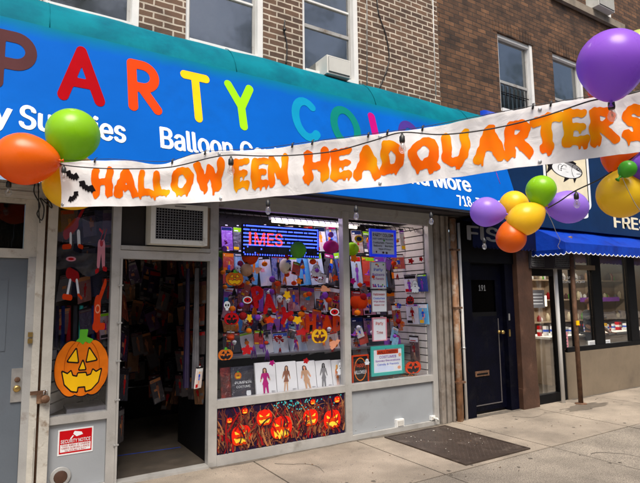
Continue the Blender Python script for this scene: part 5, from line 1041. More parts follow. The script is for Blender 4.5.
for i, (x, z, w_, h_, k, lab) in enumerate(((9.1, 2.35, .5, .3, 'i_cream', 'cream menu board high on the fish market back wall'), (10.1, 2.4, .4, .28, 'i_paleblue', 'pale blue menu board high on the fish market back wall'), (11.3, 2.38, .6, .3, 'i_white', 'white menu board high on the fish market back wall'), (7.5, 1.9, .35, .45, 'i_white', 'white price board on the wall beyond the glass door'), (7.95, 1.75, .3, .4, 'i_cream', 'cream price board on the wall beyond the glass door'), (8.4, 1.95, .3, .25, 'i_redor', 'orange poster on the wall beyond the glass door'))):
    p = MB(); p.box(x, x+w_, 7.98, 8.0, z, z+h_, k); fr = fplane(x, x+w_, z, z+h_, 7.98)
    for q in range(5): p.add([fr(.1, .12+.16*q, .001), fr(.4+.5*rnd(), .12+.16*q, .001), fr(.4+.5*rnd(), .19+.16*q, .001), fr(.1, .19+.16*q, .001)], [(0, 1, 2, 3)], 'i_grey' if q % 2 else 'i_red')
    tag(p.build('menu_board', loc=(x, 8, z)), lab, 'board')
for i in range(16):
    x = random.uniform(8.9, 12.5); p = MB(); k = random.choice(['i_red', 'i_leafg', 'i_white', 'i_white', 'i_yel', 'i_white']); w_, h_ = .05+.05*rnd(), .08+.14*rnd(); p.box(x, x+w_, 6.35, 6.35+w_, .892, .892+h_, k); p.box(x-.001, x+w_+.001, 6.348, 6.35+w_+.001, .892+h_*.4, .892+h_*.65, 'i_white' if k != 'i_white' else 'i_blue')
    tag(p.build('carton', loc=(x, 6.35, .89)), 'small %s carton standing on the long pale counter in the fish market' % {'i_red': 'red', 'i_leafg': 'green', 'i_blue': 'blue', 'i_white': 'white', 'i_yel': 'yellow', 'i_orange': 'orange'}[k], 'carton', 'cartons on the long fish market counter')
t = thing('counter', 'white display counter with glass top inside the fish market door', 'counter', (8.2, 6.6, 0))
p = MB(); p.box(7.7, 8.6, 6.3, 6.9, 0, .95, 'white'); p.build('body', t); p = MB(); p.box(7.68, 8.62, 6.28, 6.92, .95, .98, 'steel'); p.build('top', t)
for i, (x, k, lab) in enumerate(((7.85, 'i_leafg', 'green leafy bunch on the white counter'), (8.05, 'i_red', 'red carton on the white counter'), (8.3, 'i_white', 'white tub on the white counter'), (8.45, 'i_leafg', 'green tub at the end of the white counter'))):
    p = MB(); 
    if i == 0: 
        for q in range(24): a = rnd()*6.28; p.tube([(x, 6.4, .98), (x+.07*math.cos(a), 6.4+.07*math.sin(a), 1.0+.08*rnd()), (x+.12*math.cos(a), 6.4+.1*math.sin(a), 1.0+.03*rnd())], [.008, .02, .003], k, 5)
    else: p.lathe((x, 6.42, .98), (0, 0, 1), [(0, .05), (.12, .06), (.13, .062), (.135, .04)], k, 12)
    tag(p.build('produce' if i == 0 else 'tub', loc=(x, 6.4, .98)), lab, 'goods')
t = thing('display_counter', 'long pale counter along the fish market windows', 'counter', (10, 6.2, 0)); p = MB(); p.box(8.9, 15, 6.1, 6.7, 0, .85, 'shopshelf'); p.build('body', t); p = MB(); p.box(8.85, 15.05, 6.05, 6.75, .85, .89, 'white'); p.build('top', t)
for x, h in ((10.0, .22), (10.14, .26), (10.28, .22)):
    p = MB(); p.lathe((x, 6.3, .89), (0, 0, 1), [(0, .04), (h*.6, .04), (h*.75, .015), (h, .015)], 'i_black', 10); tag(p.build('bottle', loc=(x, 6.3, .89)), 'dark bottle on the long pale counter in the fish market', 'bottle', 'dark bottles on the long counter')
# notices taped to glass
for px0, px1, py0, py1, k, lab in ((588.5, 597.5, 340, 349, 'i_white', 'small white notice at the bottom of the window, left of the black post'), (603.5, 610, 339.5, 348.5, 'i_white', 'small white notice at the bottom of the window, right of the black post'), (563, 567.5, 332, 350, 'i_pink', 'pink flyer low in the narrow window beside the glass door'), (531, 544, 290, 308, 'i_grey', 'grey printed notice on the fish market glass door')):
    x0, z0 = XZ(px0, py1, F2+.03); x1, z1 = XZ(px1, py0, F2+.03); p = MB(); p.box(x0, x1, F2+.028, F2+.033, z0, z1, k); fr = fplane(x0, x1, z0, z1, F2+.028)
    for i in range(4): rects(p, fr, [(.15, .85, .2+i*.18, .26+i*.18)], 'i_grey' if k != 'i_grey' else 'i_white', .0008)
    tag(p.build('notice', loc=(x0, F2, z0)), lab, 'notice')
p = MB(); fr = fplane(*[XZ(559, 281, F2+.03)[0], XZ(587, 281, F2+.03)[0]], XZ(573, 283, F2+.03)[1], XZ(573, 276, F2+.03)[1], F2+.036); text(p, 'FISH MARKET', fr, 0, .8, .55, .95, 'i_white', .02); text(p, 'SEAFOOD', fr, 0, .95, .0, .4, 'i_white', .02); tag(p.build('window_lettering', loc=tuple(fr(0, 0, 0))), 'white lettering on the glass above the glass door side window', 'lettering')
p = MB(); c = at(544.5, 301, 6.0); p.box(c[0]-.07, c[0]+.07, 6.0, 6.02, c[2]-.1, c[2]+.1, 'lamp'); tag(p.build('lit_menu', loc=tuple(c)), 'small glowing orange menu light inside the glass door', 'lamp')
# person in the fish shop
c = at(588, 303, 6.05)
def person(x, y, zh):
    t = thing('person', 'person in dark top with cropped hair standing inside the fish market window', 'person', (x, y, 0))
    s = zh/1.62
    J = dict(pel=(0, 0, .92), wai=(0, 0, 1.08), che=(0, -.01, 1.30), neck=(0, 0, 1.46), head=(0, -.01, 1.56), top=(0, -.005, 1.67), sl=(-.17, 0, 1.40), el=(-.24, -.04, 1.12), hl=(-.18, -.25, 1.0), fl=(-.15, -.33, .99), sr=(.17, 0, 1.40), er=(.24, -.04, 1.12), hr=(.18, -.25, 1.0), fr=(.15, -.33, .99), kl=(-.10, -.02, .50), al=(-.11, .02, .09), tl=(-.12, -.15, .04), kr=(.10, -.02, .50), ar=(.11, .02, .09), tr=(.12, -.15, .04), hpl=(-.09, 0, .88), hpr=(.09, 0, .88))
    Rr = dict(pel=.14, wai=.13, che=.145, neck=.055, head=.085, top=.06, sl=.062, el=.045, hl=.03, fl=.022, sr=.062, er=.045, hr=.03, fr=.022, kl=.06, al=.042, tl=.035, kr=.06, ar=.042, tr=.035, hpl=.09, hpr=.09)
    E_ = [('pel', 'wai'), ('wai', 'che'), ('che', 'neck'), ('neck', 'head'), ('head', 'top'), ('che', 'sl'), ('sl', 'el'), ('el', 'hl'), ('hl', 'fl'), ('che', 'sr'), ('sr', 'er'), ('er', 'hr'), ('hr', 'fr'), ('pel', 'hpl'), ('hpl', 'kl'), ('kl', 'al'), ('al', 'tl'), ('pel', 'hpr'), ('hpr', 'kr'), ('kr', 'ar'), ('ar', 'tr')]
    def skin_obj(name, keys, mk, grow=0, sub=2):
        K = list(keys); me = bpy.data.meshes.new(name); me.from_pydata([tuple(a*s for a in J[k]) for k in K], [(K.index(a), K.index(b)) for a, b in E_ if a in K and b in K], [])
        o = bpy.data.objects.new(name, me); C.objects.link(o); o.parent = t; o.modifiers.new('s', 'SKIN')
        for i, k in enumerate(K): me.skin_vertices[0].data[i].radius = ((Rr[k]+grow)*s,)*2
        me.skin_vertices[0].data[0].use_root = True
        m_ = o.modifiers.new('b', 'SUBSURF'); m_.levels = sub; m_.render_levels = sub; o.data.materials.append(MT[mk]); ORG[o.name] = ORG[t.name]; return o
    skin_obj('body', list(J), 'skin'); skin_obj('shirt', ['che', 'wai', 'pel', 'sl', 'el', 'sr', 'er'], 'darkcloth', .022); skin_obj('trousers', ['pel', 'hpl', 'kl', 'al', 'hpr', 'kr', 'ar'], 'darkcloth', .018)
    M = MB(); z = 1.60*s
    M.lathe((x, y+.012, z-.0), (0, .25, 1), [(0, .098*s), (.04, .096*s), (.075, .078*s), (.1, .04*s), (.108, .01)], 'i_brown', 16); M.build('hair', t)
    M = MB(); 
    for sx in (-.032, .032): M.lathe((x+sx, y-.085*s, 1.565*s), (0, -1, 0), [(0, .011), (.005, .006)], 'i_black', 8)
    M.obox((x, y-.105*s, 1.54*s), ((.01, 0, 0), (0, .015, 0), (0, 0, .02)), 'skin'); M.obox((x, y-.09*s, 1.50*s), ((.025, 0, 0), (0, .006, 0), (0, 0, .005)), 'i_dkred'); M.build('face', t)
    M = MB()
    for sx in (-1, 1):
        for q in range(4): a = sx*(.13+.02*q); M.tube([(x+a*s, y-.34*s, .99*s), (x+(a-.005*sx)*s, y-.39*s, .985*s), (x+(a-.008*sx)*s, y-(.42-.006*abs(q-1))*s, .965*s)], [.010, .009, .007], 'skin', 6)
        M.tube([(x+sx*.12*s, y-.30*s, .99*s), (x+sx*.095*s, y-.35*s, .985*s)], [.012, .008], 'skin', 6)
    M.build('fingers', t)
person(c[0], 6.0+.0, c[2]+.02)
# pipes
for px, py, r, k, lab, top in ((563.5, 403, .03, 'white', 'white vertical pipe beside the fish market glass door', 2.5), (581, 404, .035, 'rust', 'rusty brown post standing before the fish market window', 2.6)):
    g_ = atg(px, py); p = MB(); p.tube([(g_[0], g_[1], 0), (g_[0], g_[1], top)], r, k, 12)
    if k == 'rust': p.lathe((g_[0], g_[1], 0), (0, 0, 1), [(0, .09), (.012, .085), (.02, .045)], k, 14); p.box(g_[0]-.04, g_[0]+.03, g_[1]-.045, g_[1]-.03, 1.2, 1.27, 'i_yel')
    tag(p.build('post' if k == 'rust' else 'pipe', loc=(g_[0], g_[1], 0)), lab, 'post' if k == 'rust' else 'pipe')
# AC units over fish doors
for px0, px1, py0, py1, dy, lab in ((531, 548, 247, 268, .12, 'dark boxy air conditioner above the brown column'), (555, 575, 250, 268, .3, 'dark grilled air conditioner above the fish market glass door')):
    x0, z0 = XZ(px0, py1, F2-dy); x1, z1 = XZ(px1, py0, F2-dy); t = thing('air_conditioner', lab, 'air conditioner', (x0, F2-dy, z0)); p = MB(); p.box(x0, x1, F2-dy+.01, F2+.0, z0, z1, 'darkbox'); p.build('housing', t); p = MB()
    for i in range(14): x = x0+.03+i*(x1-x0-.06)/13; p.box(x-.004, x+.004, F2-dy, F2-dy+.006, z0+.03, z1-.03, 'acg')
    for i in range(9): z = z0+.03+i*(z1-z0-.06)/8; p.box(x0+.03, x1-.03, F2-dy-.006, F2-dy-.001, z-.003, z+.003, 'acg')
    p.box(x0+.02, x1-.02, F2-dy+.007, F2-dy+.0095, z0+.02, z1-.02, 'i_black'); p.build('grille', t)
# valance with FISH, awning shade put into its dark cloth and grey letters
def scallop(M, A, B_, zt, zb, k, n, th=.004, y_in=None, trim='i_white'):
    A = np.array(A); B_ = np.array(B_); d = B_-A; st = 10; pts = []
    for i in range(n*st+1):
        q = i/(n*st); ph = (i % st)/st; pts.append((A+d*q, zb-.028*math.sin(math.pi*ph)))
    m = len(pts); vs = []
    for p_, z in pts: vs += [(p_[0], p_[1], zt), (p_[0], p_[1], z)]
    M.add(vs, [(2*i, 2*i+1, 2*i+3, 2*i+2) for i in range(m-1)], k)
    M.tube([(p_[0], p_[1]-.003, z) for p_, z in pts], .006, trim, 5)
xF0, xF1 = 5.62, XZ(526, 240, 5.12)[0]
t = thing('valance', 'blue scalloped valance lettered FISH, coloured dark for the shade over the navy door', 'valance', (xF0, 5.0, 2.3))
M = MB(); zt_v = XZ(490, 221, 4.95)[1]; zb_v = XZ(495, 247, 4.95)[1]; scallop(M, (xF0, 4.95), (xF1, 4.95), zt_v, zb_v, 'valdark', 18, trim='valdark'); M.box(xF0, xF1, 4.952, 5.13, zt_v, zt_v+.02, 'valdark'); M.build('cloth', t)
M = MB(); xa, xb = XZ(468, 235, 4.945)[0], XZ(513, 235, 4.945)[0]; z0, z1 = XZ(485, 241, 4.945)[1], XZ(485, 227, 4.945)[1]; text(M, 'FISH', plane((0, 4.947, 0), (1, 0, 0), (0, 0, 1), (0, -1, 0)), xa, xb, z0, z1, 'i_grey', .03, .001); M.build('lettering', t)
# blue awning
t = thing('fish_awning', 'bright blue scalloped canvas awning over the fish market', 'awning', (8, 4.6, 2.4))
yf = 4.55; xl = XZ(525, 240, 5.12)[0]; zb = XZ(600, 255, yf)[1]; xr = 20
xfl = XZ(566, 255, yf)[0]
M = MB(); nseg = 60; sl0 = (5.12, zb+.50); sl1 = (yf, zb+.16); vs = []
for i in range(nseg+1):
    x = xfl+(xr-xfl)*i/nseg; 
    for j in range(6):
        q = j/5; sag = -.03*math.sin(math.pi*q)*(1+.4*math.sin(x*5)); vs.append((x-(.0 if i else (1-q)*(xfl-xl)), sl0[0]+(sl1[0]-sl0[0])*q, sl0[1]+(sl1[1]-sl0[1])*q+sag))
M.add(vs, [(i*6+j, i*6+j+1, (i+1)*6+j+1, (i+1)*6+j) for i in range(nseg) for j in range(5)], 'fishblue', True)
M.add([(xl, 5.12, zb+.50), (xl, 5.12, zb), (xfl, yf, zb), (xfl, yf, zb+.16)], [(0, 1, 2, 3)], 'fishblue'); M.build('canopy', t)
M = MB(); scallop(M, (xfl, yf), (xr, yf), zb+.16, zb+.02, 'fishblue', 100); scallop(M, (xl, 5.12), (xfl, yf), zb+.06, zb+.0, 'fishblue', 8); M.build('scalloped_edge', t)
# sign board
t = thing('market_sign', 'navy fish market sign board with fish drawing panel and FRESH lettering', 'sign', (8, 4.9, 3))
ys = 4.95; sz0 = zb+.44; M = MB(); M.box(6.2, 20, ys, 5.19, sz0, 4.26, 'fishnavy'); M.lathe((6.2, 5.19, 4.26), (1, 0, 0), [(0, .24), (13.8, .24)], 'fishblue', 24); M.build('board', t)
x0, x1 = XZ(545, 200, ys)[0], XZ(591, 200, ys)[0]; zA, zB_ = XZ(570, 205, ys)[1]-.04, XZ(570, 128, ys)[1]
M = MB(); fr = fplane(x0, x1, zA, zB_, ys)
def rr(a, b, c, d, r): return lambda x, y: np.hypot(np.maximum(np.abs(x-(a+b)/2)-(b-a)/2+r, 0), np.maximum(np.abs(y-(c+d)/2)-(d-c)/2+r, 0))-r
A2 = (zB_-zA)/(x1-x0)
art(M, fr, [(rr(0, 1, 0, 1, .08), 'i_white'), (rr(.05, .95, .04, .96, .06), 'i_black'), (rr(.07, .93, .055, .945, .05), 'i_cream')], .02, box=(-.01, 1.01, -.01, 1.01))
fb_ = ell(.5, .46, .34, .20); tail = poly([(.22, .46), (.05, .62), (.10, .44), (.06, .28)]); fin = U_(poly([(.36, .60), (.5, .76), (.72, .66), (.66, .58)]), poly([(.44, .28), (.40, .14), (.54, .26)]), poly([(.62, .28), (.64, .16), (.70, .3)]))
fr0 = fr; fr = lambda u, v, o: fr0(u, .22+v*.52, o)
art(M, fr, [(U_(fb_, tail, fin), 'i_black'), (lambda x, y: fb_(x, y)+.014, 'i_white'), (I_(lambda x, y: fb_(x, y)+.014, lambda x, y: .10*np.sin(x*5)+.47-y+.06), 'i_grey'), (U_(arc(.66, .46, .06, .15, 100, 260, .006), arc(.45, .44, .08, .12, 60, 200, .006), arc(.36, .46, .05, .10, 60, 200, .005), seg((.80, .42), (.70, .40), .006), seg((.3, .5), (.6, .54), .003), seg((.3, .42), (.55, .40), .003), seg((.3, .46), (.58, .47), .003)), 'i_black'), (ell(.74, .52, .035, .03), 'i_black'), (ell(.745, .525, .014, .012), 'i_white')], .012, off=.004)
M.build('fish_panel', t)
M = MB(); xa, xb = XZ(560, 211, ys)[0], XZ(588, 211, ys)[0]; z0, z1 = XZ(580, 218, ys)[1], XZ(580, 204, ys)[1]
fr = fplane(xa, xb, z0, z1, ys); art(M, fr, [(rr(0, 1, 0, 1, .2), 'i_white')], .05, box=(-.01, 1.01, -.01, 1.01)); text(M, 'Live.', fr, .1, .9, .2, .8, 'i_black', .03, .003); M.build('lettering', t); M = MB()
xa = XZ(614, 220, ys)[0]; z0, z1 = XZ(628, 229, ys)[1], XZ(628, 217, ys)[1]; text(M, 'FRESH', plane((0, ys, 0), (1, 0, 0), (0, 0, 1), (0, -1, 0)), xa, xa+1.45, z0, z1, 'i_cream', .035, .003); M.build('lettering', t); M = MB(); text(M, 'FISH', plane((0, ys, 0), (1, 0, 0), (0, 0, 1), (0, -1, 0)), xa+1.7, xa+2.8, z0, z1, 'i_cream', .035, .003)
M.build('lettering', t)

# upper AC units
def wall_ac(x0, x1, z0, z1, y0, lab):
    t = thing('air_conditioner', lab, 'air conditioner', ((x0+x1)/2, y0, z0)); M = MB(); M.box(x0, x1, y0+.01, YW+.1, z0, z1, 'acw'); M.build('housing', t); M = MB()
    M.box(x0+.02, x1-.02, y0, y0+.009, z0+.02, z1-.02, 'acg')
    for i in range(24): z = z0+.03+i*(z1-z0-.06)/23; M.box(x0+.02, x1-.02, y0-.005, y0-.0005, z-.003, z+.003, 'acw')
    M.build('grille', t)
wall_ac(3.29, 3.64, 4.38, 4.61, 5.02, 'white air conditioner sticking out of the brick wall window above the awning')
a_ = XZ(590, 5, 5.0); wall_ac(9.45, 10.0, 7.14, 7.5, 5.0, 'white air conditioner on the high stone sill of the dark brick building')
# wall cables
p = MB(); P = [at(px, py, YW-.012) for px, py in ((376, -25), (378, 10), (386, 35), (389, 60), (382, 82), (376, 92))]; p.tube(spl(P), .007, 'rubberblack', 6); P = [at(px, py, YW-.010) for px, py in ((366, -25), (367, 10), (367, 88))]; p.tube(P, .006, 'alud', 6)
tag(p.build('wall_cable', loc=tuple(P[0])), 'thin cables running down the pale mortar brick wall right of the last window', 'cable')
p = MB(); P = [at(px, py, YW-.012) for px, py in ((285, 20), (284, 30), (287, 45), (286, 64))]; p.tube(spl(P), .007, 'rubberblack', 6); p.lathe(P[1], (0, -1, 0), [(0, .02), (.03, .016)], 'rubberblack', 8); tag(p.build('wall_cable', loc=tuple(P[0])), 'short black cable with a bracket on the brick between the two middle windows', 'cable')
p = MB(); P = [at(px, py, YW-.012) for px, py in ((432, -30), (434, 40), (436, 95))]; p.tube(P, .006, 'white', 6); tag(p.build('wall_cable', loc=tuple(P[0])), 'pale cable down the joint between the two brick buildings', 'cable')
p = MB(); random.seed(8); P = [at(px, py, F0-.05) for px, py in ((36, 180), (34, 192), (40, 205), (37, 214), (42, 220), (44, 208), (40, 198), (46, 203), (52, 208), (50, 202), (44, 199))]; p.tube(spl(P), .006, 'rubberblack', 6); P2 = [at(px, py, F0-.05) for px, py in ((38, 175), (39, 215), (40, 223))]; p.tube(P2, .005, 'rubberblack', 6)
tag(p.build('cable_tangle', loc=tuple(P[0])), 'tangled black cable bundle at the top of the cream pillar', 'cable')

# ================================================================= BANNER
bn = [(60, 163, 207, 3.76), (95, 160.5, 206.5, 3.73), (130, 160.5, 206, 3.70), (160, 164.5, 205, 3.675), (187, 156, 203.7, 3.65), (211, 152, 202, 3.62), (260, 149.5, 197.8, 3.58), (312, 142.5, 193, 3.47), (370, 135, 187.5, 3.35), (420, 128.5, 182, 3.24), (480, 117, 173.5, 3.11), (540, 105.5, 165, 2.98), (590, 97.5, 158.5, 2.92), (640, 92, 151.5, 2.86), (700, 84, 143, 2.80)]
bx = [b[0] for b in bn]
def bI(px, k):
    a = [b[k] for b in bn]; i = min(max(np.searchsorted(bx, px)-1, 0), len(bx)-2); t_ = (px-bx[i])/(bx[i+1]-bx[i])
    m = lambda j: (a[min(j+1, len(a)-1)]-a[max(j-1, 0)])/(bx[min(j+1, len(a)-1)]-bx[max(j-1, 0)])
    h = bx[i+1]-bx[i]; return (2*t_**3-3*t_**2+1)*a[i]+(t_**3-2*t_**2+t_)*h*m(i)+(-2*t_**3+3*t_**2)*a[i+1]+(t_**3-t_**2)*h*m(i+1)
_hd = FW*V3(1, 1, 0); BN = -np.array((.72, .69, 0)); BN /= np.linalg.norm(BN)   # the banner hangs in a vertical plane; its normal
def wr(px, v):
    q = px*.045
    return .010*math.sin(q*1.7+2.2*v)*(1-v*.5)+.004*math.sin(q*4.1-3*v+1)+.0015*math.sin(q*9.3+5*v)+.012*math.exp(-((px-170)/16)**2)*math.sin(v*9+1)+.006*math.sin(q*.9+6*v)
def bP(px, v, o=0):
    d = bI(px, 3); top = atd(px, bI(px, 1), d); bot_ = atd(px, bI(px, 2), d)
    # hang vertically: keep the bottom under the top
    zb_ = bot_[2]; return np.array((top[0]*v+bot_[0]*(1-v), top[1]*v+bot_[1]*(1-v), zb_+(top[2]-zb_)*v))+BN*(wr(px, v)+o)
t = thing('halloween_banner', 'long white vinyl banner with dripping orange HALLOWEEN HEADQUARTERS lettering', 'banner', tuple(bP(60, 1)))
M = MB(); nu, nv = 320, 16; us = np.linspace(60, 700, nu+1)
fr_v = [bP(u, j/nv) for u in us for j in range(nv+1)]; bk_v = [bP(u, j/nv, -.003) for u in us for j in range(nv+1)]
q = nv+1; M.add(fr_v, [(i*q+j, (i+1)*q+j, (i+1)*q+j+1, i*q+j+1) for i in range(nu) for j in range(nv)], 'vinyl', True); M.add(bk_v, [(i*q+j, i*q+j+1, (i+1)*q+j+1, (i+1)*q+j) for i in range(nu) for j in range(nv)], 'vinyl', True)
M.build('sheet', t)
spans = [('H', 93, 113), ('A', 115, 137), ('L', 138, 153), ('L', 154, 170), ('O', 171, 193), ('W', 195, 225), ('E', 233, 250), ('E', 252, 269), ('N', 269, 288), ('H', 304.5, 329), ('E', 331.5, 352), ('A', 354.5, 379.5), ('D', 381, 405), ('Q', 409, 440), ('U', 442, 469), ('A', 475, 504), ('R', 504.5, 534), ('T', 533, 561), ('E', 563, 587), ('R', 589, 619), ('S', 622, 647)]
random.seed(31); nse = np.random.RandomState(2)
for n_, (ch, a, b) in enumerate(spans):
    W0, f_ = LETT[ch]; ph = nse.rand(6)*6.28
    tilt_ = (nse.rand()-.5)*.10; dv = (nse.rand()-.5)*.05; drips = []
    xs_ = np.linspace(.02, W0-.02, 40); low = []
    # drips where ink reaches the base line
    base = f_(xs_, np.full(40, .04)); cand = [x for x, v_ in zip(xs_, base) if v_ < -.005]
    for k in range(3 if cand else 0):
        x = cand[int(nse.rand()*len(cand))]; drips.append(seg((x, .12), (x, -.06-.13*nse.rand()), .07, .018))
    x = W0*(.25+.5*nse.rand()); 
    cr = [y for y in np.linspace(.3, .9, 20) if f_(np.array([x]), np.array([y]))[0] < -.04]
    if cr: drips.append(seg((x, cr[0]+.02), (x, cr[0]-.16), .06, .016))
    def g_(x, y, f_=f_, ph=ph, drips=drips):
        d = f_(x+.02*np.sin(y*9+ph[0]), y+.025*np.sin(x*8+ph[1]))
        for s_ in drips:
            d2 = s_(x, y); h_ = np.clip(.5+.5*(d2-d)/.05, 0, 1); d = d2*(1-h_)+d*h_-.05*h_*(1-h_)
        return d+.016*np.sin(x*17+ph[2])*np.sin(y*14+ph[3])+.009*np.sin(x*34+ph[4]+y*11)-.012
    vs, fs = march(g_, -.15, W0+.15, -.30, 1.15, .033); M = MB(); sc_ = (b-a)/W0
    M.add([bP(a+u*sc_+tilt_*v*10, .245+dv+v*.545, .0022) for u, v in vs], fs, 'orangeink', True); M.build('letter', t)
for i, (px, v, w_, h_, ti) in enumerate(((73, .66, 17, .60, -.35), (87, .40, 20, .60, -.5), (74, .20, 15, .5, .6))):
    vs, fs = march(bat()[0][0], 0, 1, .2, .9, .04); M = MB(); ca, sa_ = math.cos(ti), math.sin(ti)
    M.add([bP(px+((u-.5)*ca-(v_-.5)*sa_)*w_, v+((u-.5)*sa_+(v_-.5)*ca)*h_*.8, .0035) for u, v_ in vs], fs, 'i_black'); M.build('bat', t)
M = MB()
for px in (62, 220, 380, 540, 695):
    for v in (.06, .94): M.lathe(bP(px, v, .002), BN, [(0, .011), (.003, .011), (.004, .006)], 'steel', 10)
M.build('grommet', t)

# ================================================================= STRING LIGHTS
def cable(pts, r, lab, name='light_string', k='rubberblack', group=None):
    P = [atd(*p) for p in pts]; Q = []
    for i in range(len(P)-1):
        p0, p1, p2, p3 = P[max(i-1, 0)], P[i], P[i+1], P[min(i+2, len(P)-1)]
        for s_ in range(8): u = s_/8; Q.append(.5*((2*p1)+(-p0+p2)*u+(2*p0-5*p1+4*p2-p3)*u*u+(-p0+3*p1-3*p2+p3)*u**3))
    Q.append(P[-1]); M = MB(); M.tube(Q, r, k, 6); return tag(M.build(name, loc=tuple(Q[0])), lab, 'string lights' if name == 'light_string' else 'string', group)
main = [(54, 160, 3.72), (64, 165, 3.70), (95, 168, 3.67), (130, 168.8, 3.64), (171, 167, 3.60), (211, 157.6, 3.55), (231, 155, 3.54), (262, 156, 3.48), (297, 155, 3.42), (335, 151, 3.34), (372, 141, 3.26), (402, 132.5, 3.19), (442, 134.5, 3.12), (490, 129, 3.02), (541, 117, 2.90), (590, 101, 2.82), (611, 98, 2.79), (650, 88, 2.74), (700, 70, 2.7)]
cable(main, .0042, 'black string light cable sagging across the face of the banner')
top2 = [(54, 160, 3.76)]+[(x, bI(x, 1)-1.2, bI(x, 3)-.02) for x in range(80, 690, 30)]
cable(top2, .002, 'thin black wire tied along the banner top edge')
M = MB()
for px in (95, 172, 205, 292, 312, 368, 387, 422, 532, 550):
    p = bP(px, 1.0, .008); M.tube([p+V3(0, 0, -.018), p+V3(.004, -.006, .012)], .006, 'rubberblack', 6); M.tube([p+V3(0, 0, .012), p+V3(.02, 0, .022)], .0025, 'rubberblack', 5)
o = tag(M.build('banner_clip', loc=tuple(bP(95, 1))), 'little black clips holding the banner top edge to its wire', 'clip')
right_c = [(548, 208, 3.55), (560, 201, 3.45), (575, 191, 3.35), (600, 179, 3.2), (625, 163, 3.05), (650, 146, 2.9), (690, 120, 2.8)]
cable(right_c, .0042, 'black string light cable rising to the right through the balloons')
under = [(235, 196, 3.95), (268, 199, 4.3), (356, 205, 5.0), (431, 215, 5.7), (483, 222, 6.3), (520, 226, 6.7)]
U3 = [awn(px, 200)[0] for px in (150, 268, 356, 431, 483)]
M = MB(); Q = []
for i in range(41): x = -1+i*7/40; Q.append((x, 4.47, 2.735-.02*abs(math.sin(x*2.2))))
M.tube(Q, .004, 'rubberblack', 5); tag(M.build('light_string', loc=Q[0]), 'black string light cable along the bottom edge of the blue awning', 'string lights')
# a bulb, then copies
def bulb(loc):
    t = thing('string_bulb', 'x', 'bulb', loc, 'clear bulbs on the outdoor light strings'); x, y, z = loc; M = MB()
    M.lathe((x, y, z-.05), (0, 0, 1), [(0, .014), (.01, .0165), (.035, .0155), (.042, .009), (.055, .005)], 'socket', 12); M.build('socket', t); M = MB()
    M.lathe((x, y, z-.112), (0, 0, 1), [(0, .003), (.004, .011), (.016, .0195), (.032, .021), (.05, .014), (.062, .011)], 'bulbglass', 16); M.build('glass', t)
    M = MB(); M.tube([(x-.005, y, z-.055), (x-.007, y, z-.088), (x, y, z-.075), (x+.007, y, z-.088), (x+.005, y, z-.055)], .0012, 'bronze', 4); M.build('filament', t); return t
MT['bulbglass'] = glass('bulb_glass', (.97, .98, .99), .06)
_m = MT['bulbglass'].node_tree; _g = [q for q in _m.nodes if q.type == 'MIX_SHADER'][0]; _d = _m.nodes.new('ShaderNodeBsdfTranslucent'); _d.inputs['Color'].default_value = (.95, .95, .97, 1); _x = _m.nodes.new('ShaderNodeMixShader'); _x.inputs[0].default_value = .22
_o = [q for q in _m.nodes if q.type == 'OUTPUT_MATERIAL'][0]; _m.links.new(_g.outputs[0], _x.inputs[1]); _m.links.new(_d.outputs[0], _x.inputs[2]); _m.links.new(_x.outputs[0], _o.inputs['Surface'])
bl = [((64, 166), 3.69, 'clear bulb over the bats at the left end of the banner', 1.15), ((231, 157), 3.53, 'clear bulb hanging over the second E of HALLOWEEN', 1.15), ((402, 134), 3.18, 'clear bulb hanging over the D of HEADQUARTERS', 1.1), ((611, 99.5), 2.78, 'clear bulb just under the big purple balloon', 1.1), ((576, 192), 3.34, 'clear bulb in front of the light purple balloon by the fish panel', .95),
      ((9, 180), 4.1, 'clear bulb below the left orange balloon', 1.2), ((268, 200), 4.35, 'clear bulb under the awning left of the mullion', 1.1), ((356, 206), 4.95, 'clear bulb under the awning right of the mullion', 1.2), ((431, 212.5), 5.65, 'clear bulb under the awning beside the shutter track', 1.2), ((484, 238), 6.0, 'clear bulb hanging before the FISH lettering', 1.2)]
b0 = None
for i, (pp, D, lab, s_) in enumerate(bl):
    L = atd(pp[0], pp[1], D)
    if b0 is None: b0 = bulb(tuple(L)); r = b0
    else:
        r = b0.copy(); C.objects.link(r); r.location = L
        for ch in list(b0.children): c_ = ch.copy(); C.objects.link(c_); c_.parent = r
    r['label'] = lab; r.scale = (s_,)*3 if i else (1, 1, 1)

# ================================================================= BALLOONS
BC = dict(orange=(.85, .17, .008), lime=(.33, .68, .015), yellow=(.98, .68, .03), purple=(.24, .085, .62), lilac=(.42, .24, .85), green=(.08, .42, .03), bigp=(.38, .14, .78), paleg=(.6, .65, .2))
for k, c in BC.items(): MT['b_'+k] = rubber('latex_'+k, c)
def balloon(px, py, D, rpx, ax, k, label, asp=1.12, grp='balloons tied along the string lights'):
    """ax: world direction from the knot to the crown"""
    c = atd(px, py, D); R = rpx*D/FPX; t = thing('balloon', label, 'balloon', tuple(c), grp); ax = np.array(ax, float); ax /= np.linalg.norm(ax)
    prof = []; n = 22
    for i in range(n+1):
        th = math.pi*i/n; h = -math.cos(th); r = math.sin(th)
        if h < 0: r = math.sin(th)*(1-.10*(-h)**1.5); hh = h*(1+.22*(-h)**2)
        else: hh = h
        prof.append((hh*R*asp, max(r*R, .004)))
    kn = -R*asp*1.22
    M = MB(); M.lathe(c, ax, prof, 'b_'+k, 32); M.build('body', t); M = MB(); M.lathe(c+ax*kn, ax, [(-.028, .013), (-.022, .008), (-.012, .004), (-.004, .009), (.006, .006)], 'b_'+k, 10); M.build('knot', t)
    return t
E1 = lambda a, b, d=0: V3(.85*a-.53*d*0, -.53*a+d, b)
LC = 'cluster at the left end of the banner'
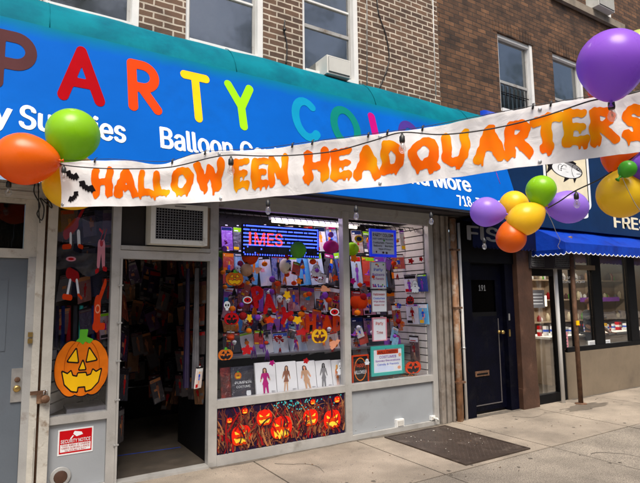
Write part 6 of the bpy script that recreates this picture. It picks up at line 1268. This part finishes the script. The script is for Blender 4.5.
balloon(24.5, 159, 3.68, 26, E1(-1, .05), 'orange', 'large orange balloon at the left end of the banner', 1.1)
balloon(73, 134.5, 3.84, 25.5, E1(.35, 1), 'lime', 'lime green balloon above the left end of the banner', 1.0)
balloon(74, 183, 4.07, 29, E1(.3, -1), 'yellow', 'yellow balloon behind the left end of the banner', .92)
balloon(612, 63, 2.66, 32.5, E1(.1, 1), 'bigp', 'biggest purple balloon at the upper right above the banner', 1.0)
balloon(639, 46, 3.0, 16, E1(.8, .8), 'paleg', 'pale yellow green balloon peeking out behind the biggest purple balloon', 1.0)
balloon(600, 92, 3.1, 11, E1(.1, 1), 'orange', 'small orange balloon peeking between the biggest purple balloon and the banner', 1.0)
balloon(486.5, 212, 3.75, 15, E1(-1, .12), 'lilac', 'small purple balloon at the left of the right hand cluster', 1.08)
balloon(514, 206, 3.85, 14.5, E1(-.1, 1), 'yellow', 'yellow balloon at the back of the right hand cluster', 1.05)
balloon(525, 219, 3.6, 16.2, E1(-1, -.6), 'yellow', 'yellow balloon at the front of the right hand cluster', 1.15)
balloon(541, 190, 3.62, 14.6, E1(.1, 1), 'lime', 'lime green balloon on top of the right hand cluster', 1.0)
balloon(511, 238, 3.62, 14.8, E1(.05, -1), 'orange', 'orange balloon at the bottom of the right hand cluster', 1.0)
balloon(568, 207, 3.70, 16.5, E1(1, -.1), 'lilac', 'light purple balloon in front of the fish panel', 1.2)
balloon(619, 155, 3.15, 17, E1(.3, 1), 'orange', 'orange balloon below the right end of the banner', 1.0)
balloon(627.5, 169, 2.85, 8.6, E1(.6, .6), 'green', 'small green balloon over the big yellow one at the right edge', 1.0)
balloon(622, 194, 3.0, 23.5, E1(-.5, -.9), 'yellow', 'big yellow balloon at the right edge', 1.02)
balloon(656, 166, 2.9, 20, E1(1, .1), 'purple', 'purple balloon cut off by the right edge', 1.1)
for pts, lab in (([(546, 210, 3.5), (552, 222, 3.5), (556, 232, 3.5), (560, 240, 3.5), (558, 246, 3.5), (560, 249, 3.5)], 'curling white ribbon below the right hand balloon cluster'), ([(622, 177, 2.84), (628, 190, 2.83), (636, 205, 2.83), (645, 216, 2.83)], 'thin white ribbon across the big yellow balloon')):
    cable(pts, .0018, lab, 'ribbon', 'litter')

# ================================================================= street trees and added buildings across the road, out of view (mirrored in the glass)
def tree(x, y, h, lab):
    t = thing('street_tree', lab, 'tree', (x, y, -.15)); M = MB(); M.tube([(x, y, -.15), (x+.1, y, h*.25), (x, y+.1, h*.5), (x+.1, y, h*.8)], [.22, .17, .12, .03], 'bark', 10)
    for i in range(9):
        a = i*2.4; z0 = h*(.3+.05*i); M.tube([(x, y, z0), (x+1.2*math.cos(a), y+1.2*math.sin(a), z0+.9), (x+2.1*math.cos(a), y+2.1*math.sin(a), z0+1.3)], [.08, .05, .015], 'bark', 6)
    M.build('trunk', t); M = MB(); R_ = np.random.RandomState(int(x*7) % 97)
    cl = [(x+R_.normal()*2.1, y+R_.normal()*1.5, h*.68+R_.normal()*h*.16) for _ in range(46)]; vs = []; fs = []
    for c in cl:
        for _ in range(95):
            p = np.array(c)+R_.normal(size=3)*.42; a = R_.normal(size=3); a /= np.linalg.norm(a); b = np.cross(a, R_.normal(size=3)); b /= np.linalg.norm(b); s_ = .09+.07*R_.rand(); o = len(vs)
            vs += [p-a*s_, p+b*s_*.5, p+a*s_, p-b*s_*.5]; fs.append((o, o+1, o+2, o+3))
    M.add(vs, fs, 'foliage'); M.build('crown', t)
def across(x0, x1, h, lab, k):  # unseen buildings added for the glass to mirror and to block low sky light
    t = thing('brick_building', lab, 'building', (x0, -17, 0)); M = MB(); hs = [(x0+.8+i*2.2, x0+2.0+i*2.2, z, z+1.7) for i in range(int((x1-x0-1)/2.2)) for z in (4.2, 7.2, 10.2) if z+2 < h]
    m_ = wall_with_holes(x0, x1, -.15, h, 17, hs, k, .2); m_.v = [(a, -b if b == 17 else -17.2, c) for a, b, c in m_.v]; m_.box(x0, x1, -22, -17.3, -.15, h, 'roomdark'); m_.build('wall', t)
    for a, b, c, d in hs[:20]:
        f = MB(); f.box(a, b, -17.15, -17.1, c, d, 'glup'); f.box((a+b)/2-.02, (a+b)/2+.02, -17.1, -17.05, c, d, 'white'); f.build('window', t)
across(-14, 4, 10, 'brown brick building added across the road for the shop glass to mirror, left one', 'brick2'); across(4.1, 17, 8, 'pale mortar brick building added across the road for the shop glass to mirror, middle one', 'brick1'); across(17.1, 36, 11, 'brown brick building added across the road for the shop glass to mirror, right one', 'brick2')
for x, y, h, lab in ((3, -11.5, 17, 'leafy street tree across the road, leftmost'), (10.5, -12, 19, 'leafy street tree across the road, tallest'), (18, -12, 17, 'leafy street tree across the road, third from the left'), (25, -12, 18, 'leafy street tree across the road, fourth from the left'), (32.5, -12, 19, 'leafy street tree across the road, rightmost')): tree(x, y, h, lab)

# ================================================================= light
w = bpy.data.worlds.new('World'); sc.world = w; w.use_nodes = True; n = w.node_tree.nodes; l = w.node_tree.links; bg = n['Background']
SE, SA = math.radians(61), math.radians(205)   # sun behind the camera, a little to the left
sk = n.new('ShaderNodeTexSky'); sk.sky_type = 'NISHITA'; sk.sun_disc = False; sk.sun_elevation = SE; sk.sun_rotation = SA; sk.air_density = 1.0; sk.dust_density = 4.0; sk.ozone_density = .6
l.new(sk.outputs[0], bg.inputs[0]); bg.inputs[1].default_value = .085
sd = bpy.data.lights.new('sun', 'SUN'); sd.energy = 2.6; sd.angle = math.radians(32); sd.color = (1, .93, .83); so = bpy.data.objects.new('sun', sd); C.objects.link(so)
from mathutils import Vector, Matrix
dirv = Vector((math.sin(SA)*math.cos(SE), math.cos(SA)*math.cos(SE), math.sin(SE))); so.rotation_euler = dirv.to_track_quat('Z', 'Y').to_euler(); so.location = (0, -5, 12)
def area(loc, sx, sy, e, col, rot=(0, 0, 0)):  # added interior fill; only the wide window has a visible tube
    a = bpy.data.lights.new('interior_fill', 'AREA'); a.shape = 'RECTANGLE'; a.size = sx; a.size_y = sy; a.energy = e; a.color = col; o = bpy.data.objects.new('interior_fill', a); C.objects.link(o); o.location = loc; o.rotation_euler = rot
area((3.1, 5.72, 2.74), 2.0, .12, 9, (.78, .66, 1)); area((4.3, 5.6, 2.74), .9, .1, 3, (1, .85, .75)); area((1.5, 6.8, 2.7), .8, .2, .8, (1, .85, .7))  # purple-tinted window tube, then added fills for right window and doorway
area((10.5, 6.6, 2.75), 5, .3, 130, (1, .85, .68)); area((7.9, 6.3, 2.75), .8, .3, 20, (1, .88, .72))  # unseen sources for the lit fish market interior

# ================================================================= camera
cd = bpy.data.cameras.new('camera'); co = bpy.data.objects.new('camera', cd); C.objects.link(co); sc.camera = co
cd.sensor_width = 36; cd.sensor_fit = 'HORIZONTAL'; cd.lens = FPX/640*36; cd.clip_end = 300; cd.clip_start = .05
m = Matrix([[RI[i], UP[i], -FW[i]] for i in range(3)]); co.rotation_euler = m.to_euler(); co.location = (0, 0, H)
sc.view_settings.view_transform = 'Standard'; sc.view_settings.look = 'None'; sc.view_settings.gamma = 1; sc.view_settings.use_curve_mapping = False; sc.view_settings.exposure = .95
sc.render.engine = 'CYCLES'; sc.cycles.max_bounces = 8; sc.cycles.transparent_max_bounces = 12; sc.cycles.use_denoising = True
